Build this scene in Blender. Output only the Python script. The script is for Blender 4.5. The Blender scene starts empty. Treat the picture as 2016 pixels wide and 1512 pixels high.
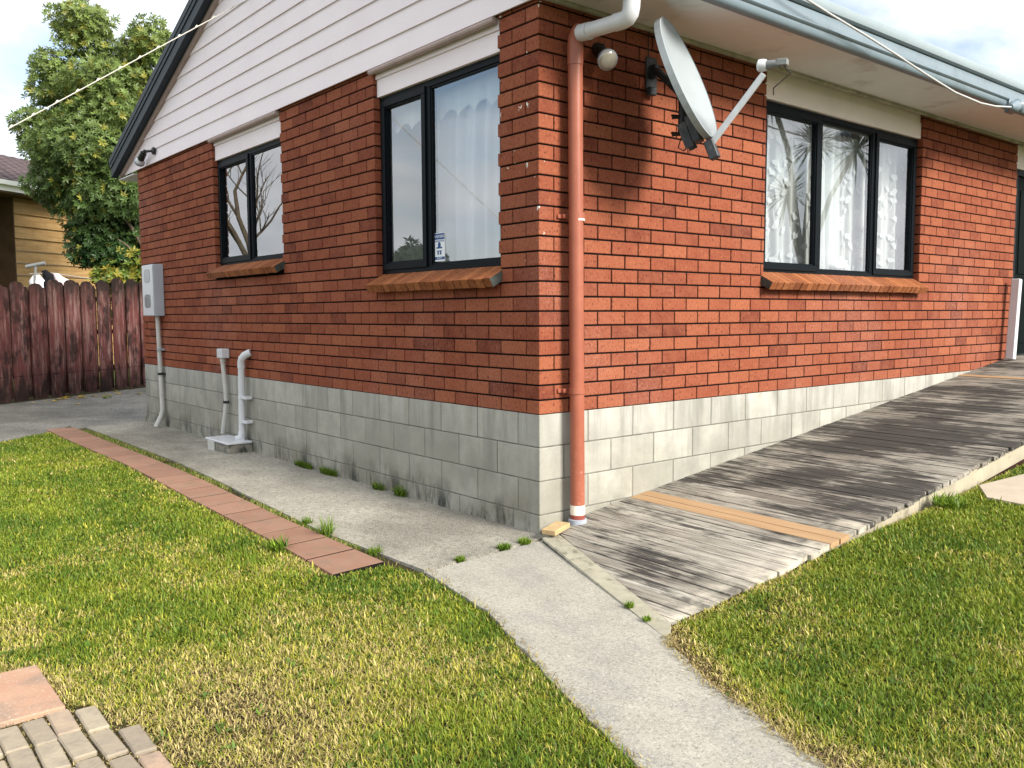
import bpy, bmesh, math, random
import numpy as np
from mathutils import Vector, Matrix

random.seed(7)
rng = np.random.default_rng(7)
SC = bpy.context.scene
COL = SC.collection
PI = math.pi
rad = math.radians

# ------------------------------------------------------------------ camera
CAM_P = Vector((-3.29466, -3.73902, 1.28763))
CAM_R = Vector((0.77066823, -0.63721785, -0.0048884))
CAM_U = Vector((0.05469965, 0.05850838, 0.9967872))
CAM_F = Vector((0.63488458, 0.76845962, -0.07994614))
FPX = 1701.84
cam = bpy.data.objects.new('camera', bpy.data.cameras.new('camera'))
COL.objects.link(cam)
m3 = Matrix((CAM_R, CAM_U, -CAM_F)).transposed()
cam.matrix_world = Matrix.Translation(CAM_P) @ m3.to_4x4()
cam.data.sensor_width = 36.0
cam.data.sensor_fit = 'HORIZONTAL'
cam.data.lens = FPX / 2016 * 36
cam.data.clip_end = 2000
cam.data.clip_start = 0.05
SC.camera = cam

def project(p):
    d = Vector(p) - CAM_P
    w = d.dot(CAM_F)
    if w < 0.05:
        return None
    return (1008 + FPX * d.dot(CAM_R) / w, 756 - FPX * d.dot(CAM_U) / w, w)

# ------------------------------------------------------------------ light
SUN_AZ, SUN_EL = rad(-81), rad(31)
SUN = Vector((math.cos(SUN_EL) * math.cos(SUN_AZ), math.cos(SUN_EL) * math.sin(SUN_AZ), math.sin(SUN_EL)))
world = bpy.data.worlds.new('World')
SC.world = world
world.use_nodes = True
nt = world.node_tree
nt.nodes.clear()
N = nt.nodes.new
L = nt.links.new
out = N('ShaderNodeOutputWorld')
bg = N('ShaderNodeBackground')
bg.inputs['Strength'].default_value = 0.088
sky = N('ShaderNodeTexSky')
sky.sky_type = 'NISHITA'
sky.sun_disc = False
sky.sun_elevation = SUN_EL
sky.sun_rotation = math.atan2(SUN.x, SUN.y)
sky.air_density = 1.0
sky.dust_density = 1.5
sky.ozone_density = 1.0
tc = N('ShaderNodeTexCoord')
sep = N('ShaderNodeSeparateXYZ')
L(tc.outputs['Generated'], sep.inputs[0])
zz = N('ShaderNodeMath'); zz.operation = 'ADD'; zz.inputs[1].default_value = 0.32
ab = N('ShaderNodeMath'); ab.operation = 'ABSOLUTE'
L(sep.outputs['Z'], ab.inputs[0]); L(ab.outputs[0], zz.inputs[0])
dx = N('ShaderNodeMath'); dx.operation = 'DIVIDE'
dy = N('ShaderNodeMath'); dy.operation = 'DIVIDE'
L(sep.outputs['X'], dx.inputs[0]); L(zz.outputs[0], dx.inputs[1])
L(sep.outputs['Y'], dy.inputs[0]); L(zz.outputs[0], dy.inputs[1])
cmb = N('ShaderNodeCombineXYZ')
L(dx.outputs[0], cmb.inputs[0]); L(dy.outputs[0], cmb.inputs[1])
cn = N('ShaderNodeTexNoise')
cn.inputs['Scale'].default_value = 1.15
cn.inputs['Detail'].default_value = 7
cn.inputs['Roughness'].default_value = 0.55
cn.inputs['Distortion'].default_value = 0.25
L(cmb.outputs[0], cn.inputs['Vector'])
cr = N('ShaderNodeValToRGB')
cr.color_ramp.elements[0].position = 0.36
cr.color_ramp.elements[1].position = 0.50
L(cn.outputs['Fac'], cr.inputs[0])
# grey undersides of the thicker cloud
cn2 = N('ShaderNodeTexNoise')
cn2.inputs['Scale'].default_value = 2.3
cn2.inputs['Detail'].default_value = 6
L(cmb.outputs[0], cn2.inputs['Vector'])
cr2 = N('ShaderNodeValToRGB')
cr2.color_ramp.elements[0].position = 0.30
cr2.color_ramp.elements[0].color = (6.4, 6.9, 7.5, 1)
cr2.color_ramp.elements[1].position = 0.62
cr2.color_ramp.elements[1].color = (11.0, 11.1, 11.2, 1)
L(cn2.outputs['Fac'], cr2.inputs[0])
skb = N('ShaderNodeMix'); skb.data_type = 'RGBA'; skb.blend_type = 'MULTIPLY'
skb.inputs['Factor'].default_value = 1.0
skb.inputs[7].default_value = (1.5, 1.45, 1.4, 1)
L(sky.outputs[0], skb.inputs[6])
mx = N('ShaderNodeMix'); mx.data_type = 'RGBA'
L(cr.outputs[0], mx.inputs['Factor'])
L(skb.outputs[2], mx.inputs[6])
L(cr2.outputs[0], mx.inputs[7])
L(mx.outputs[2], bg.inputs['Color'])
L(bg.outputs[0], out.inputs['Surface'])

sun = bpy.data.lights.new('sun', 'SUN')
sun.energy = 3.9
sun.angle = rad(18.0)
sun.color = (1.0, 0.94, 0.84)
so = bpy.data.objects.new('sun', sun)
so.rotation_euler = SUN.to_track_quat('Z', 'Y').to_euler()
so.location = SUN * 30
COL.objects.link(so)

SC.view_settings.view_transform = 'Standard'
SC.view_settings.look = 'None'
SC.view_settings.gamma = 1.0
SC.view_settings.exposure = 0.86
SC.view_settings.use_curve_mapping = False
SC.render.engine = 'CYCLES'
SC.cycles.max_bounces = 8
SC.cycles.transparent_max_bounces = 16

# ------------------------------------------------------------------ materials
def lin(r, g, b):
    f = lambda c: (c / 255 / 12.92) if c / 255 <= 0.04045 else ((c / 255 + 0.055) / 1.055) ** 2.4
    return (f(r), f(g), f(b), 1)

class M:
    """small node helper around one Principled material"""
    def __init__(s, name, rough=0.8, spec=0.3):
        s.m = bpy.data.materials.new(name)
        s.m.use_nodes = True
        s.nt = s.m.node_tree
        s.b = s.nt.nodes['Principled BSDF']
        s.o = s.nt.nodes['Material Output']
        s.b.inputs['Roughness'].default_value = rough
        s.b.inputs['Specular IOR Level'].default_value = spec
        s.pos = s.nt.nodes.new('ShaderNodeNewGeometry').outputs['Position']
    def n(s, t): return s.nt.nodes.new(t)
    def l(s, a, b): s.nt.links.new(a, b)
    def noise(s, scale, detail=4, rough=0.55, stretch=(1, 1, 1), off=0, dist=0.0):
        mp = s.n('ShaderNodeMapping')
        mp.inputs['Scale'].default_value = stretch
        mp.inputs['Location'].default_value = (off, off * 1.7, off * .6)
        s.l(s.pos, mp.inputs['Vector'])
        t = s.n('ShaderNodeTexNoise')
        t.inputs['Scale'].default_value = scale
        t.inputs['Detail'].default_value = detail
        t.inputs['Roughness'].default_value = rough
        t.inputs['Distortion'].default_value = dist
        s.l(mp.outputs[0], t.inputs['Vector'])
        return t.outputs['Fac']
    def ramp(s, fac, stops):
        r = s.n('ShaderNodeValToRGB')
        e = r.color_ramp.elements
        while len(e) < len(stops): e.new(0.5)
        for i, (p, c) in enumerate(stops):
            e[i].position = p
            e[i].color = c if hasattr(c, '__len__') else (c, c, c, 1)
        s.l(fac, r.inputs[0])
        return r.outputs[0]
    def mix(s, fac, a, b, mode='MIX'):
        x = s.n('ShaderNodeMix'); x.data_type = 'RGBA'; x.blend_type = mode
        for v, i in ((fac, 0), (a, 6), (b, 7)):
            if hasattr(v, 'is_linked'): s.l(v, x.inputs[i])
            else: x.inputs[i].default_value = v
        return x.outputs[2]
    def math(s, op, a, b=0.0):
        x = s.n('ShaderNodeMath'); x.operation = op; x.use_clamp = False
        for v, i in ((a, 0), (b, 1)):
            if hasattr(v, 'is_linked'): s.l(v, x.inputs[i])
            else: x.inputs[i].default_value = v
        return x.outputs[0]
    def axis(s, k):
        x = s.n('ShaderNodeSeparateXYZ'); s.l(s.pos, x.inputs[0]); return x.outputs[k]
    def band(s, v, lo, hi):
        x = s.n('ShaderNodeMapRange'); x.clamp = True
        x.inputs['From Min'].default_value = lo; x.inputs['From Max'].default_value = hi
        s.l(v, x.inputs['Value']); return x.outputs[0]
    def attr(s, name, o='Fac'):
        x = s.n('ShaderNodeAttribute'); x.attribute_name = name; return x.outputs[o]
    def rand(s):
        return s.n('ShaderNodeObjectInfo').outputs['Random']
    def color(s, c):
        if hasattr(c, 'is_linked'): s.l(c, s.b.inputs['Base Color'])
        else: s.b.inputs['Base Color'].default_value = c
        s.c = c
        return s
    def bump(s, h, strength=0.3, dist=0.005):
        x = s.n('ShaderNodeBump')
        x.inputs['Strength'].default_value = strength
        x.inputs['Distance'].default_value = dist
        s.l(h, x.inputs['Height']); s.l(x.outputs[0], s.b.inputs['Normal'])
        return s

def plain(name, c, var=0.15, scale=6, rough=0.7, spec=0.3, bump=0.1, bscale=80, dirt=None):
    k = M(name, rough, spec)
    d = tuple(x * (1 - var) for x in c[:3]) + (1,)
    u = tuple(min(1, x * (1 + var)) for x in c[:3]) + (1,)
    col = k.ramp(k.noise(scale, 6, 0.6), [(0.3, d), (0.7, u)])
    if dirt:
        dc, ds, lo, hi = dirt
        col = k.mix(k.ramp(k.noise(ds, 8, 0.65, off=3), [(lo, 0.0), (hi, 1.0)]), col, dc)
    k.color(col)
    if bump: k.bump(k.noise(bscale, 3), bump, 0.003)
    return k.m

def mk_brick(name, c0, c1, c2, specks=True):
    k = M(name, 0.8, 0.08)
    t = k.attr('tone')
    base = k.ramp(t, [(0.0, c0), (0.45, c1), (1.0, c2)])
    # blotches inside a brick face
    base = k.mix(k.ramp(k.noise(9, 5, 0.6), [(0.35, 0.0), (0.75, 0.55)]), base, (c2[0]*1.05, c2[1]*1.1, c2[2]*1.15, 1))
    # wire-cut drag marks and dark iron specks
    sp = k.noise(95, 4, 0.7, (1, 1, 0.45), 2)
    base = k.mix(k.ramp(sp, [(0.34, 0.95), (0.45, 0.0)]), base, (0.05, 0.014, 0.008, 1))
    sp2 = k.noise(80, 2, 0.6, (1, 1, 0.5), 11)
    base = k.mix(k.ramp(sp2, [(0.58, 0.0), (0.74, 0.55)]), base, (0.40, 0.17, 0.08, 1))
    # pale salts in broad patches
    ef = k.math('MULTIPLY', k.ramp(k.noise(1.1, 3, 0.5, off=5), [(0.5, 0.0), (0.72, 1.0)]), k.ramp(k.noise(60, 5, 0.7, off=8), [(0.45, 0.0), (0.65, 0.42)]))
    base = k.mix(ef, base, (0.42, 0.25, 0.21, 1))
    # old white paint flecks on the corner pillar
    x, y, z = k.axis(0), k.axis(1), k.axis(2)
    reg = k.math('MULTIPLY', k.math('LESS_THAN', k.math('ADD', x, y), 0.36), k.math('LESS_THAN', x, 0.06))
    reg = k.math('MULTIPLY', reg, k.band(z, 1.45, 1.9))
    pf = k.math('MULTIPLY', k.ramp(k.noise(17, 5, 0.62, off=1.3), [(0.665, 0.0), (0.68, 1.0)]), reg)
    base = k.mix(pf, base, (0.72, 0.68, 0.62, 1))
    k.color(base)
    k.bump(k.math('ADD', sp, k.math('MULTIPLY', k.noise(400, 2), 0.5)), 0.5, 0.003)
    return k.m

MAT = {}
MAT['brick'] = mk_brick('fired_brick', (0.120, 0.031, 0.021, 1), (0.220, 0.061, 0.034, 1), (0.292, 0.096, 0.050, 1))
MAT['sill'] = mk_brick('sill_brick_clay', (0.17, 0.055, 0.024, 1), (0.25, 0.086, 0.034, 1), (0.32, 0.120, 0.048, 1))
MAT['mortar'] = plain('raked_mortar', (0.009, 0.008, 0.008, 1), 0.3, 20, 0.95, 0.1, 0.4, 120)
MAT['sill_end'] = plain('mortar_end', (0.06, 0.066, 0.062, 1), 0.3, 20, 0.95, 0.1, 0.4, 120)
MAT['joint'] = plain('block_mortar', (0.16, 0.155, 0.135, 1), 0.35, 9, 0.95, 0.1, 0.4, 120)

k = M('concrete_block_face', 0.92, 0.15)
base = k.ramp(k.attr('tone'), [(0.0, (0.29, 0.285, 0.25, 1)), (1.0, (0.42, 0.41, 0.362, 1))])
base = k.mix(k.ramp(k.noise(5, 6, 0.6), [(0.35, 0.0), (0.65, 0.65)]), base, (0.235, 0.228, 0.20, 1))
zz_ = k.axis(2)
streak = k.noise(11, 5, 0.6, (1, 1, 0.12), 4)
top = k.math('MULTIPLY', k.band(zz_, 0.42, 0.68), k.ramp(streak, [(0.35, 0.15), (0.62, 1.0)]))
base = k.mix(k.math('MULTIPLY', top, 0.3), base, (0.56, 0.565, 0.55, 1))
low = k.math('MULTIPLY', k.math('SUBTRACT', 1.0, k.band(zz_, 0.05, 0.45)), k.ramp(k.noise(3.5, 5, 0.6, off=2), [(0.35, 0.0), (0.65, 0.8)]))
base = k.mix(low, base, (0.20, 0.19, 0.145, 1))
drip = k.math('MULTIPLY', k.ramp(k.noise(7, 5, 0.65, (1, 1, 0.1), 21), [(0.5, 0.0), (0.66, 0.55)]), k.band(zz_, .05, .5))
base = k.mix(drip, base, (0.15, 0.148, 0.135, 1))
mold = k.math('MULTIPLY', k.math('SUBTRACT', 1.0, k.band(zz_, 0.03, 0.22)), k.ramp(k.noise(5, 7, 0.7, (1, 1, 0.3), 7), [(0.49, 0.0), (0.59, 0.9)]))
mold = k.math('MULTIPLY', mold, k.math('LESS_THAN', k.axis(0), 0.004))
base = k.mix(mold, base, (0.035, 0.04, 0.036, 1))
pits = k.noise(170, 2, 0.6, off=9)
base = k.mix(k.ramp(pits, [(0.27, 0.85), (0.34, 0.0)]), base, (0.09, 0.08, 0.065, 1))
k.color(base); k.bump(k.math('ADD', pits, k.noise(60, 4)), 0.35, 0.003)
MAT['block'] = k.m

k = M('painted_weatherboard', 0.55, 0.3)
base = k.mix(k.ramp(k.noise(2.2, 4), [(0.3, 0.0), (0.7, 1.0)]), (0.81, 0.72, 0.76, 1), (0.85, 0.775, 0.805, 1))
base = k.mix(k.ramp(k.noise(14, 6, 0.7, (1, 0.25, 1), 3), [(0.60, 0.0), (0.8, 0.35)]), base, (0.62, 0.55, 0.56, 1))
k.color(base); k.bump(k.noise(30, 4, 0.6, (1, 0.15, 1)), 0.06, 0.003)
MAT['wb'] = k.m
MAT['trimpink'] = plain('pinkish_timber_trim', (0.38, 0.29, 0.265, 1), 0.15, 8, 0.6, 0.3, 0.1)
MAT['header'] = plain('cream_header_board', (0.84, 0.755, 0.71, 1), 0.05, 3, 0.6, 0.3, 0.05)
MAT['soffit'] = plain('soffit_paint', (0.78, 0.79, 0.77, 1), 0.07, 1.3, 0.8, 0.2, 0.04, 60, ((0.42, 0.38, 0.32, 1), 2.2, 0.55, 0.8))
MAT['bead'] = plain('soffit_bead', (0.44, 0.42, 0.33, 1), 0.2, 9, 0.8, 0.2, 0.05, 60, ((0.2, 0.21, 0.12, 1), 7, 0.5, 0.75))
MAT['barge'] = plain('slate_blue_bargeboard', (0.013, 0.023, 0.033, 1), 0.15, 6, 0.55, 0.3, 0.05)
MAT['gutter'] = plain('blue_grey_gutter', (0.165, 0.215, 0.25, 1), 0.08, 2.5, 0.38, 0.5, 0.03, 40, ((0.12, 0.15, 0.17, 1), 5, 0.5, 0.8))
MAT['guttertop'] = plain('pale_roof_edge', (0.22, 0.27, 0.29, 1), 0.06, 2.5, 0.4, 0.5, 0.03, 40)
MAT['roofmetal'] = plain('roof_iron', (0.05, 0.07, 0.085, 1), 0.1, 2, 0.45, 0.4, 0.03)
MAT['frame'] = plain('black_aluminium', (0.003, 0.0055, 0.008, 1), 0.1, 5, 0.5, 0.10, 0.0)
MAT['white_in'] = plain('interior_white', (0.66, 0.66, 0.64, 1), 0.03, 2, 0.9, 0.1, 0.0)
MAT['room_dim'] = plain('interior_wallpaper', (0.40, 0.41, 0.42, 1), 0.05, 2, 0.9, 0.1, 0.0)
MAT['carpet'] = plain('interior_carpet', (0.16, 0.15, 0.14, 1), 0.2, 30, 0.95, 0.1, 0.0)
MAT['navy'] = plain('navy_paint', (0.012, 0.02, 0.055, 1), 0.1, 3, 0.5, 0.3, 0.0)
MAT['door'] = plain('dark_green_door', (0.003, 0.006, 0.006, 1), 0.15, 4, 0.6, 0.04, 0.05)
k = M('terracotta_pipe_paint', 0.42, 0.45)
base = k.ramp(k.noise(7, 6, 0.65), [(0.3, (0.27, 0.078, 0.045, 1)), (0.7, (0.33, 0.105, 0.060, 1))])
base = k.mix(k.ramp(k.noise(30, 6, 0.7, (1, 1, 0.4), 2), [(0.62, 0.0), (0.75, 0.5)]), base, (0.38, 0.17, 0.12, 1))
scab = k.math('MULTIPLY', k.math('SUBTRACT', 1.0, k.band(k.axis(2), 0.05, 0.55)), k.ramp(k.noise(75, 4, 0.7, (1, 1, 0.8), 6), [(0.60, 0.0), (0.64, 1.0)]))
base = k.mix(scab, base, (0.62, 0.40, 0.34, 1))
k.color(base); k.bump(k.noise(60, 4, 0.7), 0.15, 0.003)
MAT['pipe'] = k.m
MAT['pvc'] = plain('white_pvc', (0.60, 0.62, 0.65, 1), 0.04, 4, 0.35, 0.45, 0.0, 80, ((0.45, 0.40, 0.30, 1), 9, 0.6, 0.85))
MAT['pvc_old'] = plain('aged_white_pvc', (0.50, 0.50, 0.47, 1), 0.08, 6, 0.45, 0.4, 0.0, 80, ((0.38, 0.37, 0.30, 1), 9, 0.55, 0.8))
MAT['pvcgrey'] = plain('grey_pvc', (0.30, 0.33, 0.38, 1), 0.1, 6, 0.45, 0.4, 0.0)
MAT['bandwhite'] = plain('cream_tape', (0.78, 0.70, 0.60, 1), 0.05, 8, 0.6, 0.3, 0.05)
MAT['clip'] = plain('dark_clip', (0.02, 0.02, 0.022, 1), 0.1, 8, 0.5, 0.3, 0.0)
MAT['steel'] = plain('dark_dish_steel', (0.03, 0.034, 0.04, 1), 0.3, 12, 0.55, 0.4, 0.1, 80, ((0.11, 0.11, 0.11, 1), 22, 0.55, 0.75))
MAT['galv'] = plain('galvanised_arm', (0.46, 0.49, 0.52, 1), 0.1, 14, 0.4, 0.5, 0.05, 80, ((0.25, 0.25, 0.24, 1), 18, 0.58, 0.8))
MAT['oldsteel'] = plain('dull_steel', (0.16, 0.17, 0.17, 1), 0.2, 12, 0.5, 0.4, 0.0)
MAT['dish'] = plain('pale_dish_paint', (0.29, 0.325, 0.345, 1), 0.05, 4, 0.45, 0.4, 0.0, 80, ((0.21, 0.23, 0.24, 1), 5, 0.5, 0.85))
MAT['bulb'] = plain('frosted_lamp_glass', (0.34, 0.32, 0.27, 1), 0.06, 30, 0.12, 0.9, 0.0)
MAT['black'] = plain('black_plastic', (0.012, 0.013, 0.014, 1), 0.1, 8, 0.45, 0.4, 0.0)
MAT['meter'] = plain('pale_meter_enamel', (0.40, 0.44, 0.50, 1), 0.06, 5, 0.4, 0.4, 0.0, 80, ((0.40, 0.42, 0.45, 1), 12, 0.55, 0.8))
MAT['meterwin'] = plain('grey_meter_window', (0.24, 0.26, 0.27, 1), 0.15, 20, 0.25, 0.5, 0.0)
MAT['roughcon'] = plain('rough_concrete', (0.23, 0.22, 0.19, 1), 0.3, 14, 0.95, 0.1, 0.8, 40, ((0.05, 0.055, 0.045, 1), 14, 0.5, 0.65))
MAT['rope'] = plain('pale_cord', (0.55, 0.53, 0.48, 1), 0.1, 30, 0.7, 0.2, 0.0)
MAT['cable'] = plain('grey_cable', (0.45, 0.46, 0.46, 1), 0.1, 30, 0.6, 0.3, 0.0)

def concrete(name, c_lo, c_hi, stain, st=(0.5, 0.7), sscale=1.2, agg=0.4, grain=0.6):
    k = M(name, 0.95, 0.12)
    base = k.ramp(k.noise(3.0, 7, 0.65), [(0.3, c_lo), (0.7, c_hi)])
    base = k.mix(k.ramp(k.noise(sscale, 7, 0.65, (1, 0.55, 1), 6), [(st[0], 0.0), (st[1], 0.75)]), base, stain)
    ag = k.noise(85, 4, 0.8, off=2)
    base = k.mix(k.ramp(ag, [(0.33, agg), (0.50, 0.0)]), base, tuple(x * 0.32 for x in stain[:3]) + (1,))
    md = k.noise(30, 5, 0.75, (1, 0.7, 1), 12)
    base = k.mix(k.ramp(md, [(0.36, grain), (0.52, 0.0)]), base, tuple(x * 0.55 for x in stain[:3]) + (1,))
    ag2 = k.noise(140, 2, 0.7, off=8)
    base = k.mix(k.ramp(ag2, [(0.56, 0.0), (0.68, agg)]), base, tuple(min(1, x * 1.5) for x in c_hi[:3]) + (1,))
    k.color(base); k.bump(k.math('ADD', ag, k.noise(28, 4)), 0.45, 0.004)
    return k.m
MAT['path'] = concrete('front_path_concrete', (0.30, 0.285, 0.243, 1), (0.38, 0.36, 0.308, 1), (0.225, 0.222, 0.210, 1), (0.48, 0.72), 4.0, 0.6, 0.15)
MAT['strip'] = concrete('side_path_concrete', (0.29, 0.275, 0.235, 1), (0.42, 0.40, 0.34, 1), (0.155, 0.145, 0.122, 1), (0.42, 0.60), 1.3, 0.8)
MAT['drive'] = concrete('yard_concrete', (0.20, 0.195, 0.18, 1), (0.36, 0.345, 0.30, 1), (0.07, 0.068, 0.06, 1), (0.40, 0.62), 0.55, 0.5)

k = M('soil_and_thatch', 1.0, 0.05)
base = k.ramp(k.noise(7, 6, 0.65), [(0.3, (0.028, 0.024, 0.012, 1)), (0.7, (0.060, 0.050, 0.024, 1))])
base = k.mix(k.ramp(k.noise(160, 3, 0.7), [(0.55, 0.0), (0.75, 0.6)]), base, (0.17, 0.125, 0.06, 1))
k.color(base); k.bump(k.noise(90, 4, 0.7), 0.8, 0.01)
MAT['soil'] = k.m
k = M('distant_turf', 1.0, 0.05)
k.color(k.ramp(k.noise(0.4, 6, 0.65), [(0.3, (0.05, 0.085, 0.02, 1)), (0.7, (0.13, 0.14, 0.045, 1))]))
MAT['far'] = k.m
MAT['hill'] = plain('distant_bush', (0.04, 0.06, 0.035, 1), 0.4, 0.3, 1.0, 0.05, 0.0)

def leafmat(name, trans=0.35, rough=0.5):
    m = bpy.data.materials.new(name); m.use_nodes = True
    t = m.node_tree; t.nodes.clear()
    o = t.nodes.new('ShaderNodeOutputMaterial')
    a = t.nodes.new('ShaderNodeAttribute'); a.attribute_name = 'col'
    p = t.nodes.new('ShaderNodeBsdfPrincipled'); p.inputs['Roughness'].default_value = rough
    p.inputs['Specular IOR Level'].default_value = 0.3
    tr = t.nodes.new('ShaderNodeBsdfTranslucent')
    mx = t.nodes.new('ShaderNodeMixShader'); mx.inputs[0].default_value = trans
    t.links.new(a.outputs['Color'], p.inputs['Base Color'])
    t.links.new(a.outputs['Color'], tr.inputs['Color'])
    t.links.new(p.outputs[0], mx.inputs[1]); t.links.new(tr.outputs[0], mx.inputs[2])
    t.links.new(mx.outputs[0], o.inputs['Surface'])
    return m
MAT['leaf'] = leafmat('leaf', 0.30, 0.42)
MAT['grass'] = leafmat('grass_blade', 0.30, 0.55)

def glassmat():
    m = bpy.data.materials.new('window_glass'); m.use_nodes = True
    t = m.node_tree; t.nodes.clear()
    o = t.nodes.new('ShaderNodeOutputMaterial')
    tr = t.nodes.new('ShaderNodeBsdfTransparent'); tr.inputs[0].default_value = (0.93, 0.96, 0.95, 1)
    gl = t.nodes.new('ShaderNodeBsdfGlossy'); gl.inputs['Roughness'].default_value = 0.0
    gl.inputs['Color'].default_value = (0.97, 0.98, 1, 1)
    fr = t.nodes.new('ShaderNodeLayerWeight'); fr.inputs['Blend'].default_value = 0.5
    p4 = t.nodes.new('ShaderNodeMath'); p4.operation = 'POWER'; p4.inputs[1].default_value = 4.5
    t.links.new(fr.outputs['Facing'], p4.inputs[0])
    mm = t.nodes.new('ShaderNodeMath'); mm.operation = 'MULTIPLY_ADD'; mm.inputs[1].default_value = 0.82; mm.inputs[2].default_value = 0.23; mm.use_clamp = True
    mx = t.nodes.new('ShaderNodeMixShader')
    t.links.new(p4.outputs[0], mm.inputs[0]); t.links.new(mm.outputs[0], mx.inputs[0])
    t.links.new(tr.outputs[0], mx.inputs[1]); t.links.new(gl.outputs[0], mx.inputs[2])
    t.links.new(mx.outputs[0], o.inputs['Surface'])
    return m
MAT['glass'] = glassmat()
def sheer(name, opac, c=(0.8, 0.82, 0.88, 1)):
    m = bpy.data.materials.new(name); m.use_nodes = True
    t = m.node_tree; t.nodes.clear()
    o = t.nodes.new('ShaderNodeOutputMaterial')
    tr = t.nodes.new('ShaderNodeBsdfTransparent')
    d = t.nodes.new('ShaderNodeBsdfDiffuse'); d.inputs[0].default_value = c
    tl = t.nodes.new('ShaderNodeBsdfTranslucent'); tl.inputs[0].default_value = c
    m1 = t.nodes.new('ShaderNodeMixShader'); m1.inputs[0].default_value = 0.4
    m2 = t.nodes.new('ShaderNodeMixShader')
    lw = t.nodes.new('ShaderNodeLayerWeight'); lw.inputs['Blend'].default_value = 0.5
    ma = t.nodes.new('ShaderNodeMath'); ma.operation = 'MULTIPLY_ADD'; ma.use_clamp = True
    ma.inputs[1].default_value = (1 - opac) * 1.05; ma.inputs[2].default_value = opac
    t.links.new(lw.outputs['Facing'], ma.inputs[0]); t.links.new(ma.outputs[0], m2.inputs[0])
    t.links.new(d.outputs[0], m1.inputs[1]); t.links.new(tl.outputs[0], m1.inputs[2])
    t.links.new(tr.outputs[0], m2.inputs[1]); t.links.new(m1.outputs[0], m2.inputs[2])
    t.links.new(m2.outputs[0], o.inputs['Surface'])
    return m
MAT['sheer'] = sheer('sheer_voile', 0.72, (0.82, 0.84, 0.93, 1))
MAT['lace'] = sheer('lace_voile', 0.36, (0.82, 0.85, 0.86, 1))
MAT['motif'] = sheer('lace_motif', 0.85, (0.74, 0.77, 0.79, 1))
MAT['valance'] = sheer('valance_lace', 0.9, (0.86, 0.86, 0.82, 1))

k = M('weathered_decking', 0.9, 0.15)
t = k.attr('tone')
base = k.ramp(t, [(0.0, (0.21, 0.19, 0.16, 1)), (0.5, (0.36, 0.335, 0.285, 1)), (1.0, (0.50, 0.475, 0.41, 1))])
gr = k.noise(60, 5, 0.65, (1, 0.05, 1), 3)
base = k.mix(k.ramp(gr, [(0.35, 0.75), (0.6, 0.0)]), base, (0.12, 0.105, 0.088, 1))
big = k.noise(1.15, 4, 0.6, (1.0, 1.0, 1), 4.2)
fine = k.noise(34, 7, 0.75, (1, 0.075, 1), 7)
hair = k.noise(150, 5, 0.7, (1, 0.035, 1), 19)
base = k.mix(k.ramp(hair, [(0.36, 0.75), (0.50, 0.0)]), base, (0.075, 0.066, 0.055, 1))
bias = k.math('ADD', k.math('MULTIPLY', k.band(k.axis(0), 0.5, 1.6), 0.045), k.math('MULTIPLY', k.math('SUBTRACT', 1.0, k.band(k.axis(1), -1.3, -.3)), 0.03))
patch = k.math('ADD', k.math('MULTIPLY', big, 0.40), k.math('MULTIPLY', k.noise(7, 6, .7, (1, .30, 1), 15), 0.22))
grain = k.math('ADD', k.math('MULTIPLY', fine, 0.34), k.math('ADD', k.math('MULTIPLY', hair, 0.20), k.math('MULTIPLY', t, 0.07)))
mask = k.ramp(k.math('ADD', bias, k.math('ADD', patch, grain)), [(0.640, 0.0), (0.690, 0.90)])
base = k.mix(mask, base, (0.026, 0.024, 0.023, 1))
edge = k.math('SUBTRACT', 1.0, k.band(k.axis(1), -1.40, -1.15))
edge = k.math('MULTIPLY', edge, k.ramp(k.noise(9, 4, 0.6), [(0.4, 0.15), (0.65, 0.8)]))
base = k.mix(k.math('MULTIPLY', edge, k.math('LESS_THAN', k.axis(0), 1.1)), base, (0.60, 0.55, 0.45, 1))
k.color(base); k.bump(k.math('ADD', gr, fine), 0.4, 0.003)
MAT['deck'] = k.m
k = M('new_pine', 0.7, 0.25)
base = k.ramp(k.noise(40, 4, 0.6, (1, 0.05, 1)), [(0.3, (0.33, 0.205, 0.105, 1)), (0.7, (0.41, 0.275, 0.155, 1))])
base = k.mix(k.ramp(k.noise(7, 4), [(0.55, 0.0), (0.8, 0.4)]), base, (0.36, 0.20, 0.10, 1))
k.color(base); MAT['newpine'] = k.m
MAT['offcut'] = plain('pine_offcut', (0.42, 0.30, 0.155, 1), 0.15, 14, 0.7, 0.25, 0.1)
MAT['nosing'] = plain('ribbed_board', (0.46, 0.435, 0.34, 1), 0.15, 9, 0.9, 0.1, 0.2, 80, ((0.16, 0.148, 0.11, 1), 13, 0.54, 0.75))
MAT['fascia'] = plain('cream_ramp_fascia', (0.37, 0.335, 0.25, 1), 0.18, 4, 0.85, 0.2, 0.15, 40, ((0.10, 0.09, 0.06, 1), 9, 0.56, 0.72))
k = M('terracotta_paver', 0.9, 0.15)
base = k.ramp(k.attr('tone'), [(0.0, (0.24, 0.130, 0.090, 1)), (1.0, (0.31, 0.175, 0.122, 1))])
base = k.mix(k.ramp(k.noise(6, 6, 0.6), [(0.4, 0.0), (0.75, 0.5)]), base, (0.30, 0.205, 0.155, 1))
base = k.mix(k.ramp(k.noise(120, 3, 0.7), [(0.30, 0.6), (0.42, 0.0)]), base, (0.12, 0.06, 0.04, 1))
base = k.mix(k.ramp(k.noise(8, 7, 0.7, off=7), [(0.50, 0.0), (0.68, 0.7)]), base, (0.19, 0.14, 0.10, 1))
k.color(base); k.bump(k.noise(120, 3, 0.7), 0.25, 0.003); MAT['paver'] = k.m
k = M('clay_cobble', 0.9, 0.15)
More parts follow.
